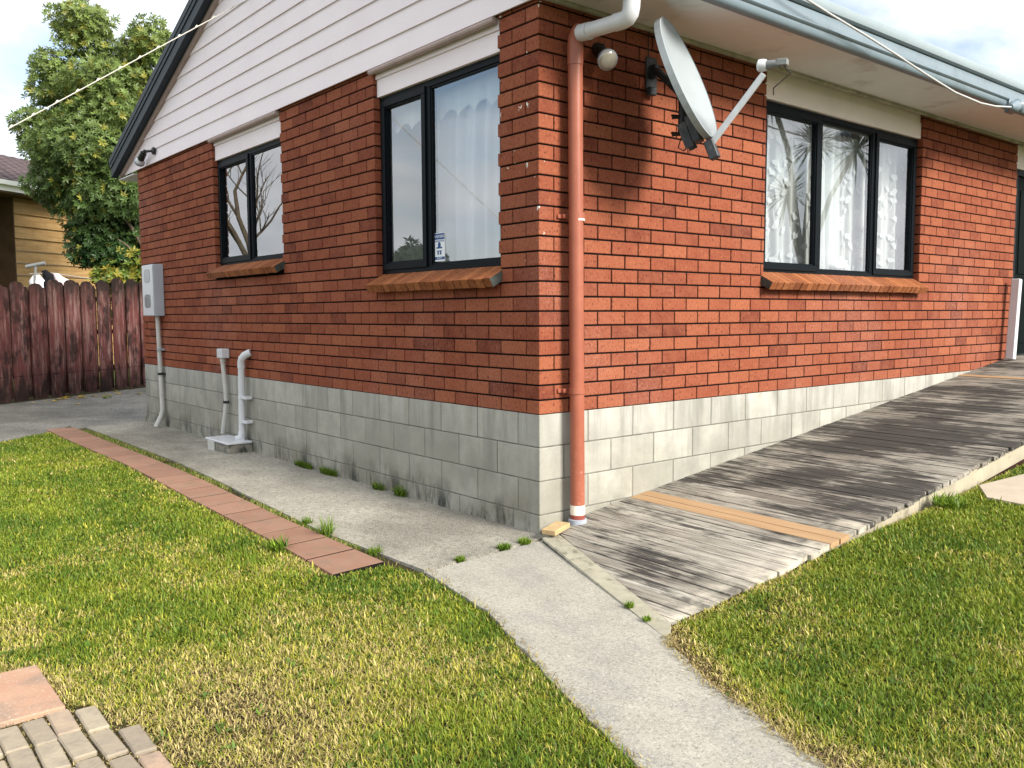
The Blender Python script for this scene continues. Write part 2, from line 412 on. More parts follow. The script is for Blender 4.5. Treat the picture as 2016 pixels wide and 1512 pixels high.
base = k.ramp(k.attr('tone'), [(0.0, (0.27, 0.225, 0.17, 1)), (0.5, (0.35, 0.30, 0.22, 1)), (1.0, (0.38, 0.265, 0.19, 1))])
base = k.mix(k.ramp(k.noise(14, 6, 0.65, (1, 1, 1), 2), [(0.45, 0.0), (0.7, 0.6)]), base, (0.19, 0.165, 0.14, 1))
k.color(base); k.bump(k.noise(50, 5, 0.65), 0.6, 0.006); MAT['cobble'] = k.m
k = M('peach_slab', 0.9, 0.15)
base = k.ramp(k.noise(4, 6, 0.6), [(0.3, (0.37, 0.215, 0.145, 1)), (0.7, (0.43, 0.275, 0.19, 1))])
base = k.mix(k.ramp(k.noise(6, 7, 0.65, off=4), [(0.46, 0.0), (0.66, 0.8)]), base, (0.235, 0.18, 0.14, 1))
base = k.mix(k.ramp(k.noise(110, 3, 0.7), [(0.60, 0.0), (0.68, 0.7)]), base, (0.55, 0.50, 0.44, 1))
k.color(base); k.bump(k.noise(60, 4, 0.65), 0.3, 0.004); MAT['slab'] = k.m
MAT['stone'] = plain('beige_stepping_stone', (0.43, 0.37, 0.29, 1), 0.12, 6, 0.9, 0.1, 0.3, 60)

k = M('faded_maroon_paling', 0.9, 0.15)
base = k.mix(k.ramp(k.noise(22, 6, 0.7, (1, 1, 0.09), 2), [(0.47, 0.0), (0.70, 0.85)]), (0.11, 0.037, 0.034, 1), (0.31, 0.21, 0.19, 1))
base = k.mix(k.ramp(k.attr('tone'), [(0.2, 0.0), (1.0, 0.5)]), base, (0.05, 0.017, 0.016, 1))
tp = k.math('MULTIPLY', k.band(k.axis(2), 1.35, 1.85), k.ramp(k.noise(14, 6, 0.7, (1, 1, 0.35), 5), [(0.32, 0.25), (0.52, 1.0)]))
bt = k.math('MULTIPLY', k.math('SUBTRACT', 1.0, k.band(k.axis(2), 0.08, 0.55)), k.ramp(k.noise(12, 6, 0.7, (1, 1, 0.5), 9), [(0.30, 0.2), (0.6, 1.0)]))
base = k.mix(k.math('MAXIMUM', tp, bt), base, (0.014, 0.011, 0.009, 1))
base = k.mix(k.ramp(k.noise(4, 5, 0.65, (1, 1, 0.5), 12), [(0.50, 0.0), (0.60, 0.85)]), base, (0.018, 0.011, 0.010, 1))
k.color(base); k.bump(k.noise(40, 5, 0.7, (1, 1, 0.08)), 0.35, 0.004); MAT['paling'] = k.m
MAT['rail'] = plain('dark_fence_rail', (0.05, 0.022, 0.02, 1), 0.3, 8, 0.95, 0.1, 0.2)
k = M('honey_weatherboard', 0.7, 0.25)
base = k.ramp(k.noise(6, 5, 0.6, (0.25, 0.25, 2.2), 2), [(0.3, (0.27, 0.155, 0.055, 1)), (0.7, (0.42, 0.27, 0.115, 1))])
base = k.mix(k.ramp(k.noise(9, 6, 0.65, (1, 1, 0.3), 3), [(0.55, 0.0), (0.75, 0.6)]), base, (0.25, 0.13, 0.05, 1))
k.color(base); MAT['honey'] = k.m
MAT['darkwood'] = plain('dark_brown_board', (0.055, 0.035, 0.018, 1), 0.3, 4, 0.8, 0.2, 0.1)
MAT['tile'] = plain('dark_brown_roof_tile', (0.075, 0.052, 0.055, 1), 0.3, 7, 0.7, 0.3, 0.2)
MAT['whitepaint'] = plain('white_paint', (0.74, 0.75, 0.72, 1), 0.04, 4, 0.5, 0.3, 0.0)
MAT['bark'] = plain('grey_bark', (0.13, 0.105, 0.075, 1), 0.35, 12, 0.95, 0.1, 0.5, 30)
MAT['cloth_w'] = plain('white_laundry', (0.76, 0.74, 0.78, 1), 0.04, 5, 0.9, 0.1, 0.0)
MAT['cloth_p'] = plain('pale_pink_laundry', (0.70, 0.58, 0.62, 1), 0.05, 5, 0.9, 0.1, 0.0)
MAT['cloth_b'] = plain('black_laundry', (0.012, 0.012, 0.015, 1), 0.1, 5, 0.9, 0.1, 0.0)
MAT['stk_white'] = plain('sticker_white', (0.75, 0.78, 0.82, 1), 0.0, 3, 0.6, 0.3, 0.0)
MAT['stk_blue'] = plain('sticker_blue', (0.02, 0.07, 0.22, 1), 0.0, 3, 0.6, 0.3, 0.0)
MAT['yleaf'] = plain('yellow_dead_leaf', (0.55, 0.36, 0.04, 1), 0.2, 40, 0.7, 0.3, 0.0)

# ------------------------------------------------------------------ helpers
class MB:
    """collects faces, builds ONE mesh"""
    def __init__(s): s.v = []; s.f = []; s.t = []; s.tone = 0.5
    def add(s, vs, fs, tone=None):
        b = len(s.v); s.v += [tuple(v) for v in vs]
        for f in fs: s.f.append([b + i for i in f]); s.t.append(s.tone if tone is None else tone)
        return s
    def box(s, x0, x1, y0, y1, z0, z1):
        vs = [(x, y, z) for x in (x0, x1) for y in (y0, y1) for z in (z0, z1)]
        return s.add(vs, [(0, 1, 3, 2), (4, 6, 7, 5), (0, 4, 5, 1), (2, 3, 7, 6), (0, 2, 6, 4), (1, 5, 7, 3)])
    def cbox(s, x0, x1, y0, y1, z0, z1, b=0.003, M_=None):
        lo = (x0, y0, z0); hi = (x1, y1, z1); vs = []; idx = {}
        for sx in (0, 1):
            for sy in (0, 1):
                for sz in (0, 1):
                    sg = (sx, sy, sz)
                    for a in range(3):
                        p = [0, 0, 0]
                        for c in range(3):
                            e = (hi if sg[c] else lo)[c]
                            if c != a: e += (-b if sg[c] else b)
                            p[c] = e
                        idx[(sx, sy, sz, a)] = len(vs); vs.append(p)
        fs = []
        for a in range(3):
            u, w = [(1, 2), (0, 2), (0, 1)][a]
            for sd in (0, 1):
                q = []
                for cu, cw in ((0, 0), (1, 0), (1, 1), (0, 1)):
                    g = [0, 0, 0]; g[a] = sd; g[u] = cu; g[w] = cw
                    q.append(idx[(*g, a)])
                fs.append(q)
            for cu in (0, 1):
                for cw in (0, 1):
                    g = [0, 0, 0]; g[u] = cu; g[w] = cw
                    h = list(g); g[a] = 0; h[a] = 1
                    fs.append([idx[(*g, u)], idx[(*h, u)], idx[(*h, w)], idx[(*g, w)]])
        for sx in (0, 1):
            for sy in (0, 1):
                for sz in (0, 1):
                    fs.append([idx[(sx, sy, sz, a)] for a in range(3)])
        if M_ is not None: vs = [tuple(M_ @ Vector(v)) for v in vs]
        return s.add(vs, fs)
    def prism(s, poly, top, thick):
        """poly: 2-D outline; top: z or f(x,y)"""
        f = top if callable(top) else (lambda x, y: top)
        n = len(poly)
        vs = [(x, y, f(x, y)) for x, y in poly] + [(x, y, f(x, y) - thick) for x, y in poly]
        fs = [list(range(n)), list(range(2 * n - 1, n - 1, -1))]
        fs += [(i, i + n, (i + 1) % n + n, (i + 1) % n) for i in range(n)]
        return s.add(vs, fs)
    def tube(s, pts, r, seg=12, cap=True):
        pts = [Vector(p) for p in pts]; rs = r if hasattr(r, '__len__') else [r] * len(pts)
        vs = []; fs = []; up = None
        for i, p in enumerate(pts):
            d = (pts[min(i + 1, len(pts) - 1)] - pts[max(i - 1, 0)]).normalized()
            if up is None or abs(up.dot(d)) > 0.99:
                up = Vector((0, 0, 1)) if abs(d.z) < 0.9 else Vector((1, 0, 0))
            a = up.cross(d).normalized(); b_ = d.cross(a); up = b_
            for j in range(seg):
                t = 2 * PI * j / seg
                vs.append(p + (a * math.cos(t) + b_ * math.sin(t)) * rs[i])
        for i in range(len(pts) - 1):
            for j in range(seg):
                fs.append((i * seg + j, i * seg + (j + 1) % seg, (i + 1) * seg + (j + 1) % seg, (i + 1) * seg + j))
        if cap:
            fs.append(list(range(seg))[::-1]); fs.append([(len(pts) - 1) * seg + j for j in range(seg)])
        return s.add(vs, fs)
    def lathe(s, prof, o, axis, seg=20):
        """prof: (distance along axis, radius)"""
        return s.tube([Vector(o) + Vector(axis).normalized() * d for d, _ in prof], [max(r, 1e-4) for _, r in prof], seg)
    def ball(s, c, r, seg=10, rings=6):
        c = Vector(c)
        return s.lathe([(-r * math.cos(PI * i / rings), r * math.sin(PI * i / rings)) for i in range(rings + 1)], c, (0, 0, 1), seg)
    def mesh(s, name, mat, smooth=False):
        m = bpy.data.meshes.new(name); m.from_pydata(s.v, [], s.f); m.update()
        bm = bmesh.new(); bm.from_mesh(m); bmesh.ops.recalc_face_normals(bm, faces=bm.faces); bm.to_mesh(m); bm.free()
        a = m.attributes.new('tone', 'FLOAT', 'FACE'); a.data.foreach_set('value', s.t)
        m.materials.append(mat)
        if smooth:
            m.polygons.foreach_set('use_smooth', [True] * len(m.polygons))
            try: m.set_sharp_from_angle(angle=rad(40))
            except Exception: pass
        return m
    def build(s, name, mat, parent=None, smooth=False, **kw):
        return link(name, s.mesh(name, mat, smooth), parent, **kw)

def link(name, data, parent=None, loc=None, rot=None, **kw):
    o = bpy.data.objects.new(name, data); COL.objects.link(o)
    if parent is not None: o.parent = parent
    if loc is not None: o.location = loc
    if rot is not None: o.rotation_euler = rot
    for a, b in kw.items(): o[a] = b
    return o

def thing(name, label, cat, loc=(0, 0, 0), group=None):
    o = bpy.data.objects.new(name, None); COL.objects.link(o)
    o.empty_display_size = 0.1; o.location = loc; o['label'] = label; o['category'] = cat
    if group: o['group'] = group
    # children are written in world coordinates: undo the base location
    return o

def tag(o, label, cat, group=None):
    o['label'] = label; o['category'] = cat
    if group: o['group'] = group
    return o

def rebase(root):
    """root is an Empty whose children were written in world coordinates"""
    for c in root.children:
        c.matrix_parent_inverse = Matrix.Translation(-root.location)

def vnoise(x, y, sc, seed=0):
    """vectorised value noise 0..1"""
    x = np.asarray(x, float) * sc + seed * 17.3; y = np.asarray(y, float) * sc + seed * 9.1
    xi = np.floor(x); yi = np.floor(y); fx = x - xi; fy = y - yi
    fx = fx * fx * (3 - 2 * fx); fy = fy * fy * (3 - 2 * fy)
    def h(a, b):
        v = np.sin(a * 127.1 + b * 311.7 + seed * 74.7) * 43758.5453
        return v - np.floor(v)
    return (h(xi, yi) * (1 - fx) + h(xi + 1, yi) * fx) * (1 - fy) + (h(xi, yi + 1) * (1 - fx) + h(xi + 1, yi + 1) * fx) * fy
def fbm(x, y, sc, seed=0):
    return (vnoise(x, y, sc, seed) * 0.55 + vnoise(x, y, sc * 2.1, seed + 1) * 0.3 + vnoise(x, y, sc * 4.3, seed + 2) * 0.15)

def inside(poly, x, y):
    x = np.asarray(x); y = np.asarray(y); r = np.zeros(x.shape, bool); n = len(poly)
    for i in range(n):
        x0, y0 = poly[i]; x1, y1 = poly[(i + 1) % n]
        c = ((y0 > y) != (y1 > y))
        with np.errstate(divide='ignore', invalid='ignore'):
            xs = (x1 - x0) * (y - y0) / (y1 - y0 + 1e-12) + x0
        r ^= c & (x < xs)
    return r
def edge_dist(poly, x, y, closed=True):
    d = np.full(np.shape(x), 9.0); n = len(poly)
    for i in range(n if closed else n - 1):
        ax, ay = poly[i]; bx, by = poly[(i + 1) % n]
        ux, uy = bx - ax, by - ay; t = np.clip(((x - ax) * ux + (y - ay) * uy) / (ux * ux + uy * uy), 0, 1)
        d = np.minimum(d, np.hypot(x - ax - t * ux, y - ay - t * uy))
    return d

def clip_poly(poly, a, b):
    """keep the part of poly to the LEFT of the directed line a->b"""
    out_ = []
    f = lambda p: (b[0] - a[0]) * (p[1] - a[1]) - (b[1] - a[1]) * (p[0] - a[0])
    for i in range(len(poly)):
        p, q = poly[i], poly[(i + 1) % len(poly)]
        fp, fq = f(p), f(q)
        if fp >= 0: out_.append(p)
        if fp * fq < 0:
            t = fp / (fp - fq); out_.append((p[0] + t * (q[0] - p[0]), p[1] + t * (q[1] - p[1])))
    return out_

def trimesh(name, V, F, cols, mat):
    """fast numpy triangles; cols per vertex"""
    m = bpy.data.meshes.new(name)
    m.vertices.add(len(V)); m.vertices.foreach_set('co', np.ascontiguousarray(V, np.float32).ravel())
    m.loops.add(len(F) * 3); m.loops.foreach_set('vertex_index', np.ascontiguousarray(F, np.int32).ravel())
    m.polygons.add(len(F)); m.polygons.foreach_set('loop_start', np.arange(0, len(F) * 3, 3, dtype=np.int32))
    m.update(calc_edges=True)
    a = m.color_attributes.new('col', 'FLOAT_COLOR', 'POINT')
    c = np.ones((len(V), 4), np.float32); c[:, :3] = cols
    a.data.foreach_set('color', c.ravel())
    m.materials.append(mat)
    return m

# ------------------------------------------------------------------ ground
STRIP_OUT = [(-.907, -.143), (-.935, .86), (-.87, 2.0), (-.80, 3.0), (-.75, 4.04), (-.745, 5.5), (-.75, 7.2)]
EDG_IN = [(-.989, .10), (-.969, 1.35), (-.885, 3.0), (-.865, 4.19), (-.87, 5.36), (-.86, 7.40)]
EDG_OUT = [(-1.30, .08), (-1.265, .73), (-1.235, 1.4), (-1.21, 2.33), (-1.165, 3.31), (-1.14, 4.2), (-1.16, 6.2), (-1.15, 7.05)]
PATH_L = [(-.907, -.143), (-.954, -.408), (-1.026, -.817), (-1.17, -1.197), (-1.287, -1.507), (-1.372, -1.727), (-1.445, -1.96), (-1.514, -2.143), (-1.66, -2.6), (-1.95, -3.6)]
PATH_R = [(-.653, -1.529), (-.738, -1.631), (-.897, -1.921), (-.981, -2.186), (-1.064, -2.383), (-1.12, -2.6), (-1.32, -3.6)]

def gz(x, y):
    """lawn surface"""
    x = np.asarray(x, float); y = np.asarray(y, float)
    f = np.clip((-1.0 - y) / 0.5, 0, 1)
    rise = np.clip(0.075 * (x + 0.55), 0, 0.5) * f
    return -0.020 + rise + 0.012 * (fbm(x, y, 1.6, 5) - 0.5) * 2

xs = np.concatenate([np.linspace(-700, -9, 14)[:-1], np.linspace(-9, 9, 91), np.linspace(9, 700, 14)[1:]])
ys = np.concatenate([np.linspace(-700, -9, 14)[:-1], np.linspace(-9, 14, 116), np.linspace(14, 700, 14)[1:]])
gx, gy = np.meshgrid(xs, ys)
gzv = np.where((np.abs(gx) < 9) & (gy > -9) & (gy < 14), gz(gx, gy), -0.06)
nX, nY = len(xs), len(ys)
gzv = np.where((gx > -.30) & (gx < 8.5) & (gy > -1.35) & (gy < .3), -.12, gzv)
vs = np.stack([gx.ravel(), gy.ravel(), gzv.ravel()], 1)
fs = [(j * nX + i, j * nX + i + 1, (j + 1) * nX + i + 1, (j + 1) * nX + i) for j in range(nY - 1) for i in range(nX - 1)]
me = bpy.data.meshes.new('lawn'); me.from_pydata(vs.tolist(), [], fs); me.materials.append(MAT['soil']); me.materials.append(MAT['far'])
cen = [(abs(gx[j, i]) < 8.9 and -8.9 < gy[j, i] < 13.9) for j in range(nY - 1) for i in range(nX - 1)]
me.polygons.foreach_set('material_index', [0 if c else 1 for c in cen])
link('lawn', me, kind='structure')

# low wooded hills round the horizon
nh = 120; vs = []
for i in range(nh):
    a = 2 * PI * i / nh
    hgt = 4.0 + 5.5 * float(fbm(math.cos(a) * 9, math.sin(a) * 9, 0.7, 3)) + random.uniform(-.5, .5)
    R0 = 210
    vs += [(R0 * math.cos(a), R0 * math.sin(a), -1), ((R0 + 12) * math.cos(a), (R0 + 12) * math.sin(a), hgt), ((R0 + 60) * math.cos(a), (R0 + 60) * math.sin(a), -1)]
fs = []
for i in range(nh):
    j = (i + 1) % nh
    fs += [(3 * i, 3 * j, 3 * j + 1, 3 * i + 1), (3 * i + 1, 3 * j + 1, 3 * j + 2, 3 * i + 2)]
MB().add(vs, fs).build('hills', MAT['hill'], kind='structure')

side_poly = STRIP_OUT + [(0.15, 7.45), (0.15, -.055), (-.05, -.063)]
MB().prism(side_poly, 0.0, 0.14).build('side_path', MAT['strip'], kind='structure')
def rough(line, amp=.007, step=.05):
    o_ = []
    for (x0, y0), (x1, y1) in zip(line[:-1], line[1:]):
        m = max(1, int(math.hypot(x1 - x0, y1 - y0) / step))
        for i_ in range(m):
            t_ = i_ / m; o_.append((x0 + (x1 - x0) * t_ + random.uniform(-amp, amp), y0 + (y1 - y0) * t_ + random.uniform(-amp, amp)))
    return o_ + [line[-1]]
fp = [(-.915, -.168)] + rough(PATH_L[1:]) + rough(PATH_R[::-1]) + [(-.70, -1.572), (-.085, -.12), (-.052, -.088)]
MB().prism(fp, -0.004, 0.14).build('front_path', MAT['path'], kind='structure')
dv = [(-.755, 7.215), (-1.19, 7.05), (-1.72, 6.57), (-3.2, 5.2), (-6.5, 3.2), (-6.5, 7.2), (-1.04, 10.90), (1.53, 12.64), (4, 14.3), (4, 7.5), (0.1, 7.465)]
MB().prism(dv, -0.004, 0.14).build('yard_slab', MAT['drive'], kind='structure')

# ------------------------------------------------------------------ house
house = bpy.data.objects.new('brick_house', None); COL.objects.link(house)
tag(house, 'single storey red brick house on a concrete block base with a pink weatherboard gable', 'house')
WL, WR = 7.36, 6.72            # length of the side wall (along y) and the front wall (along x)
ZB, CO = 0.71, 0.086           # first brick course, course height
OPEN_L = [(0.37, 1.80, 1.484, 3.06), (3.37, 4.93, 1.656, 3.06)]
OPEN_R = [(2.19, 4.60, 1.484, 3.06)]

# solid wall behind the bricks (dark raked mortar shows in the joints)
MD = 0.010
def wall_boxes(b, length, opens, left, start):
    cuts = sorted([start, length] + [v for o in opens for v in o[:2]])
    for a, c in zip(cuts[:-1], cuts[1:]):
        o = [q for q in opens if q[0] <= a + 1e-6 and q[1] >= c - 1e-6]
        zr = [(ZB - 0.004, 3.065)] if not o else [(ZB - 0.004, o[0][2] + (0.044 if o[0][2] > 1.6 else 0.006))]
        for z0, z1 in zr:
            e0 = a - (0.004 if any(abs(q[1] - a) < 1e-6 for q in opens) else 0) + (0.0)
            e0 = a + (-0.0); e1 = c
            if any(abs(q[1] - a) < 1e-6 for q in opens) and not o: e0 = a + MD
            if any(abs(q[0] - c) < 1e-6 for q in opens) and not o: e1 = c - MD
            if o: e0 -= MD; e1 += MD
            if left: b.box(MD, 0.10, e0, e1, z0, z1)
            else: b.box(e0, e1, MD, 0.10, z0, z1)
b = MB()
wall_boxes(b, WL - MD, OPEN_L, True, MD)
b.build('mortar', MAT['mortar'], house)
b = MB()
wall_boxes(b, WR - MD, OPEN_R, False, 0.1005)
b.build('mortar', MAT['mortar'], house)

# bricks: (x0,x1,y0,y1,z0,z1)
bricks = []
JH, JV = 0.0105, 0.0105
def cutout(a, c, z0, z1, opens):
    """subtract openings from the interval a..c"""
    segs = [(a, c)]
    for o in opens:
        if z1 > o[2] + 0.01 and z0 < o[3]:
            ns = []
            for s0, s1 in segs:
                if s1 <= o[0] or s0 >= o[1]: ns.append((s0, s1)); continue
                if s0 < o[0]: ns.append((s0, o[0]))
                if s1 > o[1]: ns.append((o[1], s1))
            segs = ns
    return [s for s in segs if s[1] - s[0] > 0.02]
ncourse = 28
for c in range(ncourse):
    z0 = ZB + c * CO; z1 = z0 + CO - JH
    z1 = min(z1, 3.062)
    if z1 - z0 < 0.02: continue
    ev = c % 2 == 0
    lx, ly = (0.2325, 0.1125) if ev else (0.1125, 0.2325)
    bricks.append((0, lx, 0, ly, z0, z1))
    # front wall
    s = 0.24 if ev else 0.12
    while s < WR - 0.02:
        e = min(s + 0.24 - JV, WR)
        for q0, q1 in cutout(s, e, z0, z1, OPEN_R): bricks.append((q0, q1, 0, 0.098, z0, z1))
        s += 0.24
    s = 0.12 if ev else 0.24
    while s < WL - 0.02:
        e = min(s + 0.24 - JV, WL)
        if WL - (s + 0.24) < 0.03: e = WL
        for q0, q1 in cutout(s, e, z0, z1, OPEN_L): bricks.append((0, 0.098, q0, q1, z0, z1))
        s += 0.24
        if e == WL: break

def seen_size(bb):
    x0, x1, y0, y1, z0, z1 = bb
    ps = []
    if x0 < 1e-3 and y1 > 0.05: ps.append([(0, y0, z0), (0, y1, z0), (0, y1, z1), (0, y0, z1)])
    if y0 < 1e-3: ps.append([(x0, 0, z0), (x1, 0, z0), (x1, 0, z1), (x0, 0, z1)])
    tot = 0
    for q in ps:
        pr = [project(v) for v in q]
        cx = sum(p[0] for p in pr) / 4; cy = sum(p[1] for p in pr) / 4
        if not (-5 < cx < 2021 and -5 < cy < 1517): continue
        ar = 0
        for i in range(4):
            a, c_ = pr[i], pr[(i + 1) % 4]; ar += a[0] * c_[1] - a[1] * c_[0]
        tot += abs(ar) / 2
    # behind the downpipe
    return tot
order = sorted(range(len(bricks)), key=lambda i: -seen_size(bricks[i]))
single = set(order[:250])
cache = {}
stuff_b = MB()
for i, bb in enumerate(bricks):
    x0, x1, y0, y1, z0, z1 = bb
    pr = random.uniform(-0.0012, 0.0012)
    tone = min(1, max(0, random.gauss(0.52, 0.21)))
    if i in single:
        ti = min(7, int(tone * 8))
        key = (round(x1 - x0, 3), round(y1 - y0, 3), round(z1 - z0, 3), ti)
        if key not in cache:
            q = MB(); q.tone = (ti + 0.5) / 8
            hx, hy, hz = (x1 - x0) / 2, (y1 - y0) / 2, (z1 - z0) / 2
            q.cbox(-hx, hx, -hy, hy, -hz, hz, 0.0028)
            cache[key] = q.mesh('brick', MAT['brick'])
        o = link('brick', cache[key], house, ((x0 + x1) / 2 + (pr if x0 < 1e-3 else 0), (y0 + y1) / 2 + (pr if y0 < 1e-3 else 0), (z0 + z1) / 2))
        o.rotation_euler = (random.uniform(-.003, .003), random.uniform(-.003, .003), random.uniform(-.003, .003))
    else:
        stuff_b.tone = tone
        dx_ = pr if x0 < 1e-3 else 0; dy_ = pr if y0 < 1e-3 else 0
        stuff_b.cbox(x0 + dx_, x1 + dx_, y0 + dy_, y1 + dy_, z0, z1, 0.0028)
stuff_b.build('brickwork', MAT['brick'], house, kind='stuff')

# concrete block base
b = MB()
b.box(0.004, 0.19, 0.004, WL - .004, -0.15, ZB - 0.0045); b.build('block_joints', MAT['joint'], house)
b = MB(); b.box(0.1905, WR + 2.5, 0.004, 0.19, -0.15, ZB - 0.0045); b.build('block_joints', MAT['joint'], house)
bc = {}
def block(x0, x1, y0, y1, z0, z1):
    tone = min(1, max(0, random.gauss(0.5, 0.25)))
    ti = min(7, int(tone * 8))
    key = (round(x1 - x0, 3), round(y1 - y0, 3), round(z1 - z0, 3), ti)
    if key not in bc:
        q = MB(); q.tone = (ti + .5) / 8
        hx, hy, hz = (x1 - x0) / 2, (y1 - y0) / 2, (z1 - z0) / 2
        q.cbox(-hx, hx, -hy, hy, -hz, hz, 0.0035); bc[key] = q.mesh('concrete_block', MAT['block'])
    pr = random.uniform(-.001, .001)
    link('concrete_block', bc[key], house, ((x0 + x1) / 2 + (pr if x0 < 1e-3 else 0), (y0 + y1) / 2 + (pr if y0 < 1e-3 else 0), (z0 + z1) / 2))
G = 0.0065
for c in range(4):
    z1 = ZB - c * 0.2 - (0.005 if c == 0 else 0); z0 = ZB - (c + 1) * 0.2 + G
    A = c % 2 == 0
    block(0, (0.4 if A else 0.2) - G, 0, (0.2 if A else 0.4) - G, z0, z1)
    s = 0.4 if A else 0.2
    lim = (6.4, 4.6, 2.9, 1.2)[c]
    while s < lim:
        block(s, s + 0.4 - G, 0, 0.18, z0, z1); s += 0.4
    s = 0.2 if A else 0.4
    while s < WL - 0.02:
        e = min(s + 0.4 - G, WL)
        if WL - (s + .4) < .08: e = WL
        block(0, 0.18, s, e, z0, z1); s += 0.4
        if e == WL: break

# sills: brick on edge, tilted
def sill(left, s0, s1, ztop):
    root = link('window_sill', None, house)
    th = rad(28); Ln = 0.19; T = 0.062
    n = int(round((s1 - s0) / 0.079)); p = (s1 - s0) / n
    ms = []
    for ti in range(6):
        q = MB(); q.tone = (ti + .5) / 6
        # local: s along the sill, u up the slope from the front edge, w down through the thickness
        q.cbox(-p / 2 + 0.0036, p / 2 - 0.0036, 0, Ln, -T, 0, 0.003)
        ms.append(q.mesh('sill_brick', MAT['sill']))
    if left: R_ = Matrix(((0, math.cos(th), -math.sin(th)), (1, 0, 0), (0, math.sin(th), math.cos(th)))).to_4x4()
    else: R_ = Matrix(((1, 0, 0), (0, math.cos(th), -math.sin(th)), (0, math.sin(th), math.cos(th)))).to_4x4()
    for i in range(n):
        s = s0 + (i + .5) * p; j = random.uniform(-.002, .002)
        o = link('sill_brick', random.choice(ms), root)
        o.matrix_local = Matrix.Translation((-0.1 + j, s, ztop + j) if left else (s, -0.1 + j, ztop + j)) @ R_
    # mortar bed just inside the brick edges
    q = MB(); M4 = Matrix.Translation((-0.1, (s0 + s1) / 2, ztop) if left else ((s0 + s1) / 2, -0.1, ztop)) @ R_
    h = (s1 - s0) / 2
    q.cbox(-h + 0.006, h - 0.006, 0.007, Ln - .004, -T + .006, -0.007, 0.002, M4)
    q.build('sill_bed', MAT['mortar'], root)
    for e0, e1 in ((-h + .001, -h + .0032), (h - .0032, h - .001)):
        q = MB(); q.cbox(e0, e1, 0.001, Ln - .004, -T + .002, -0.002, 0.0008, M4); q.build('sill_end', MAT['sill_end'], root)
    return root
sill(True, 0.335, 1.80, 1.505)
sill(True, 3.335, 4.95, 1.715)
sill(False, 2.155, 4.60, 1.515)

# windows ------------------------------------------------------------
def window(left, s0, s1, z0, z1, mull, sashes, label):
    """mull: centre positions; sashes: indices of opening lights"""
    def bx(b, a0, a1, d0, d1, h0, h1, cb=0.002):
        if left: b.cbox(d0, d1, a0, a1, h0, h1, cb)
        else: b.cbox(a0, a1, d0, d1, h0, h1, cb)
    fw = 0.042
    b = MB()
    bx(b, s0, s1, 0.052, 0.115, z0, z0 + fw); bx(b, s0, s1, 0.052, 0.115, z1 - fw, z1)
    bx(b, s0, s0 + fw, 0.0535, 0.114, z0 + fw, z1 - fw); bx(b, s1 - fw, s1, 0.0535, 0.114, z0 + fw, z1 - fw)
    for m in mull: bx(b, m - .03, m + .03, 0.0535, 0.114, z0 + fw, z1 - fw)
    w = b.build('window', MAT['frame'], house); w['label'] = label
    e = [s0 + fw] + [v for m in mull for v in (m - .03, m + .03)] + [s1 - fw]
    for i in range(len(e) // 2):
        a0, a1 = e[2 * i], e[2 * i + 1]; h0, h1 = z0 + fw, z1 - fw
        if i in sashes:
            sw = 0.047; b = MB(); a0 -= .014; a1 += .014; h0 -= .012; h1 += .012
            d0, d1 = 0.040, 0.0525
            for q in ((a0, a1, h0, h0 + sw), (a0, a1, h1 - sw, h1), (a0, a0 + sw, h0 + sw, h1 - sw), (a1 - sw, a1, h0 + sw, h1 - sw)):
                bx(b, q[0], q[1], d0, d1, q[2], q[3], 0.003)
            i0, i1, g0, g1 = a0 + sw, a1 - sw, h0 + sw, h1 - sw
            for q in ((i0, i1, g0, g0 + .01), (i0, i1, g1 - .01, g1), (i0, i0 + .01, g0 + .01, g1 - .01), (i1 - .01, i1, g0 + .01, g1 - .01)):
                bx(b, q[0], q[1], 0.0515, 0.085, q[2], q[3], 0.001)
            sh = b.build('sash', MAT['frame'], w)
            a0, a1, h0, h1 = i0 + .002, i1 - .002, g0 + .002, g1 - .002
        else:
            b = MB(); bd = 0.014
            for q in ((a0, a1, h0, h0 + bd), (a0, a1, h1 - bd, h1), (a0, a0 + bd, h0 + bd, h1 - bd), (a1 - bd, a1, h0 + bd, h1 - bd)):
                bx(b, q[0], q[1], 0.060, 0.09, q[2], q[3], 0.002)
            b.build('glazing_bead', MAT['frame'], w)
        b = MB()
        d = 0.0725
        if left: b.add([(d, a0, h0), (d, a1, h0), (d, a1, h1), (d, a0, h1)], [(0, 1, 2, 3)])
        else: b.add([(a0, d, h0), (a1, d, h0), (a1, d, h1), (a0, d, h1)], [(0, 1, 2, 3)])
        b.build('pane', MAT['glass'], w)
    return w
window(True, 0.372, 1.798, 1.585, 2.850, [1.19], [1], 'tall side window nearest the house corner')
window(True, 3.372, 4.928, 1.785, 2.832, [4.14], [1], 'smaller side window nearer the meter box')
window(False, 2.192, 4.598, 1.585, 2.842, [3.00, 3.84], [0, 2], 'three-light front window with lace curtain behind')

# boards over the windows
for (a, c, zl) in ((0.374, 1.796, 2.852), (3.374, 4.926, 2.834)):
    MB().cbox(0.028, 0.06, a, c, zl, 2.975, 0.002).build('header_board', MAT['wb'], house)
    MB().cbox(0.016, 0.062, a, c, 2.9755, 3.05, 0.002).build('header_board', MAT['wb'], house)
    q = MB(); q.tube([(-0.016, a - .0, 3.024), (-0.016, c + .02, 3.024)], 0.021, 10); q.build('header_moulding', MAT['trimpink'], house)
MB().cbox(2.192, 4.598, 0.022, 0.055, 2.844, 2.985, 0.002).build('header_board', MAT['header'], house)
MB().cbox(2.192, 4.598, 0.030, 0.056, 2.9855, 3.066, 0.002).build('header_board', MAT['header'], house)

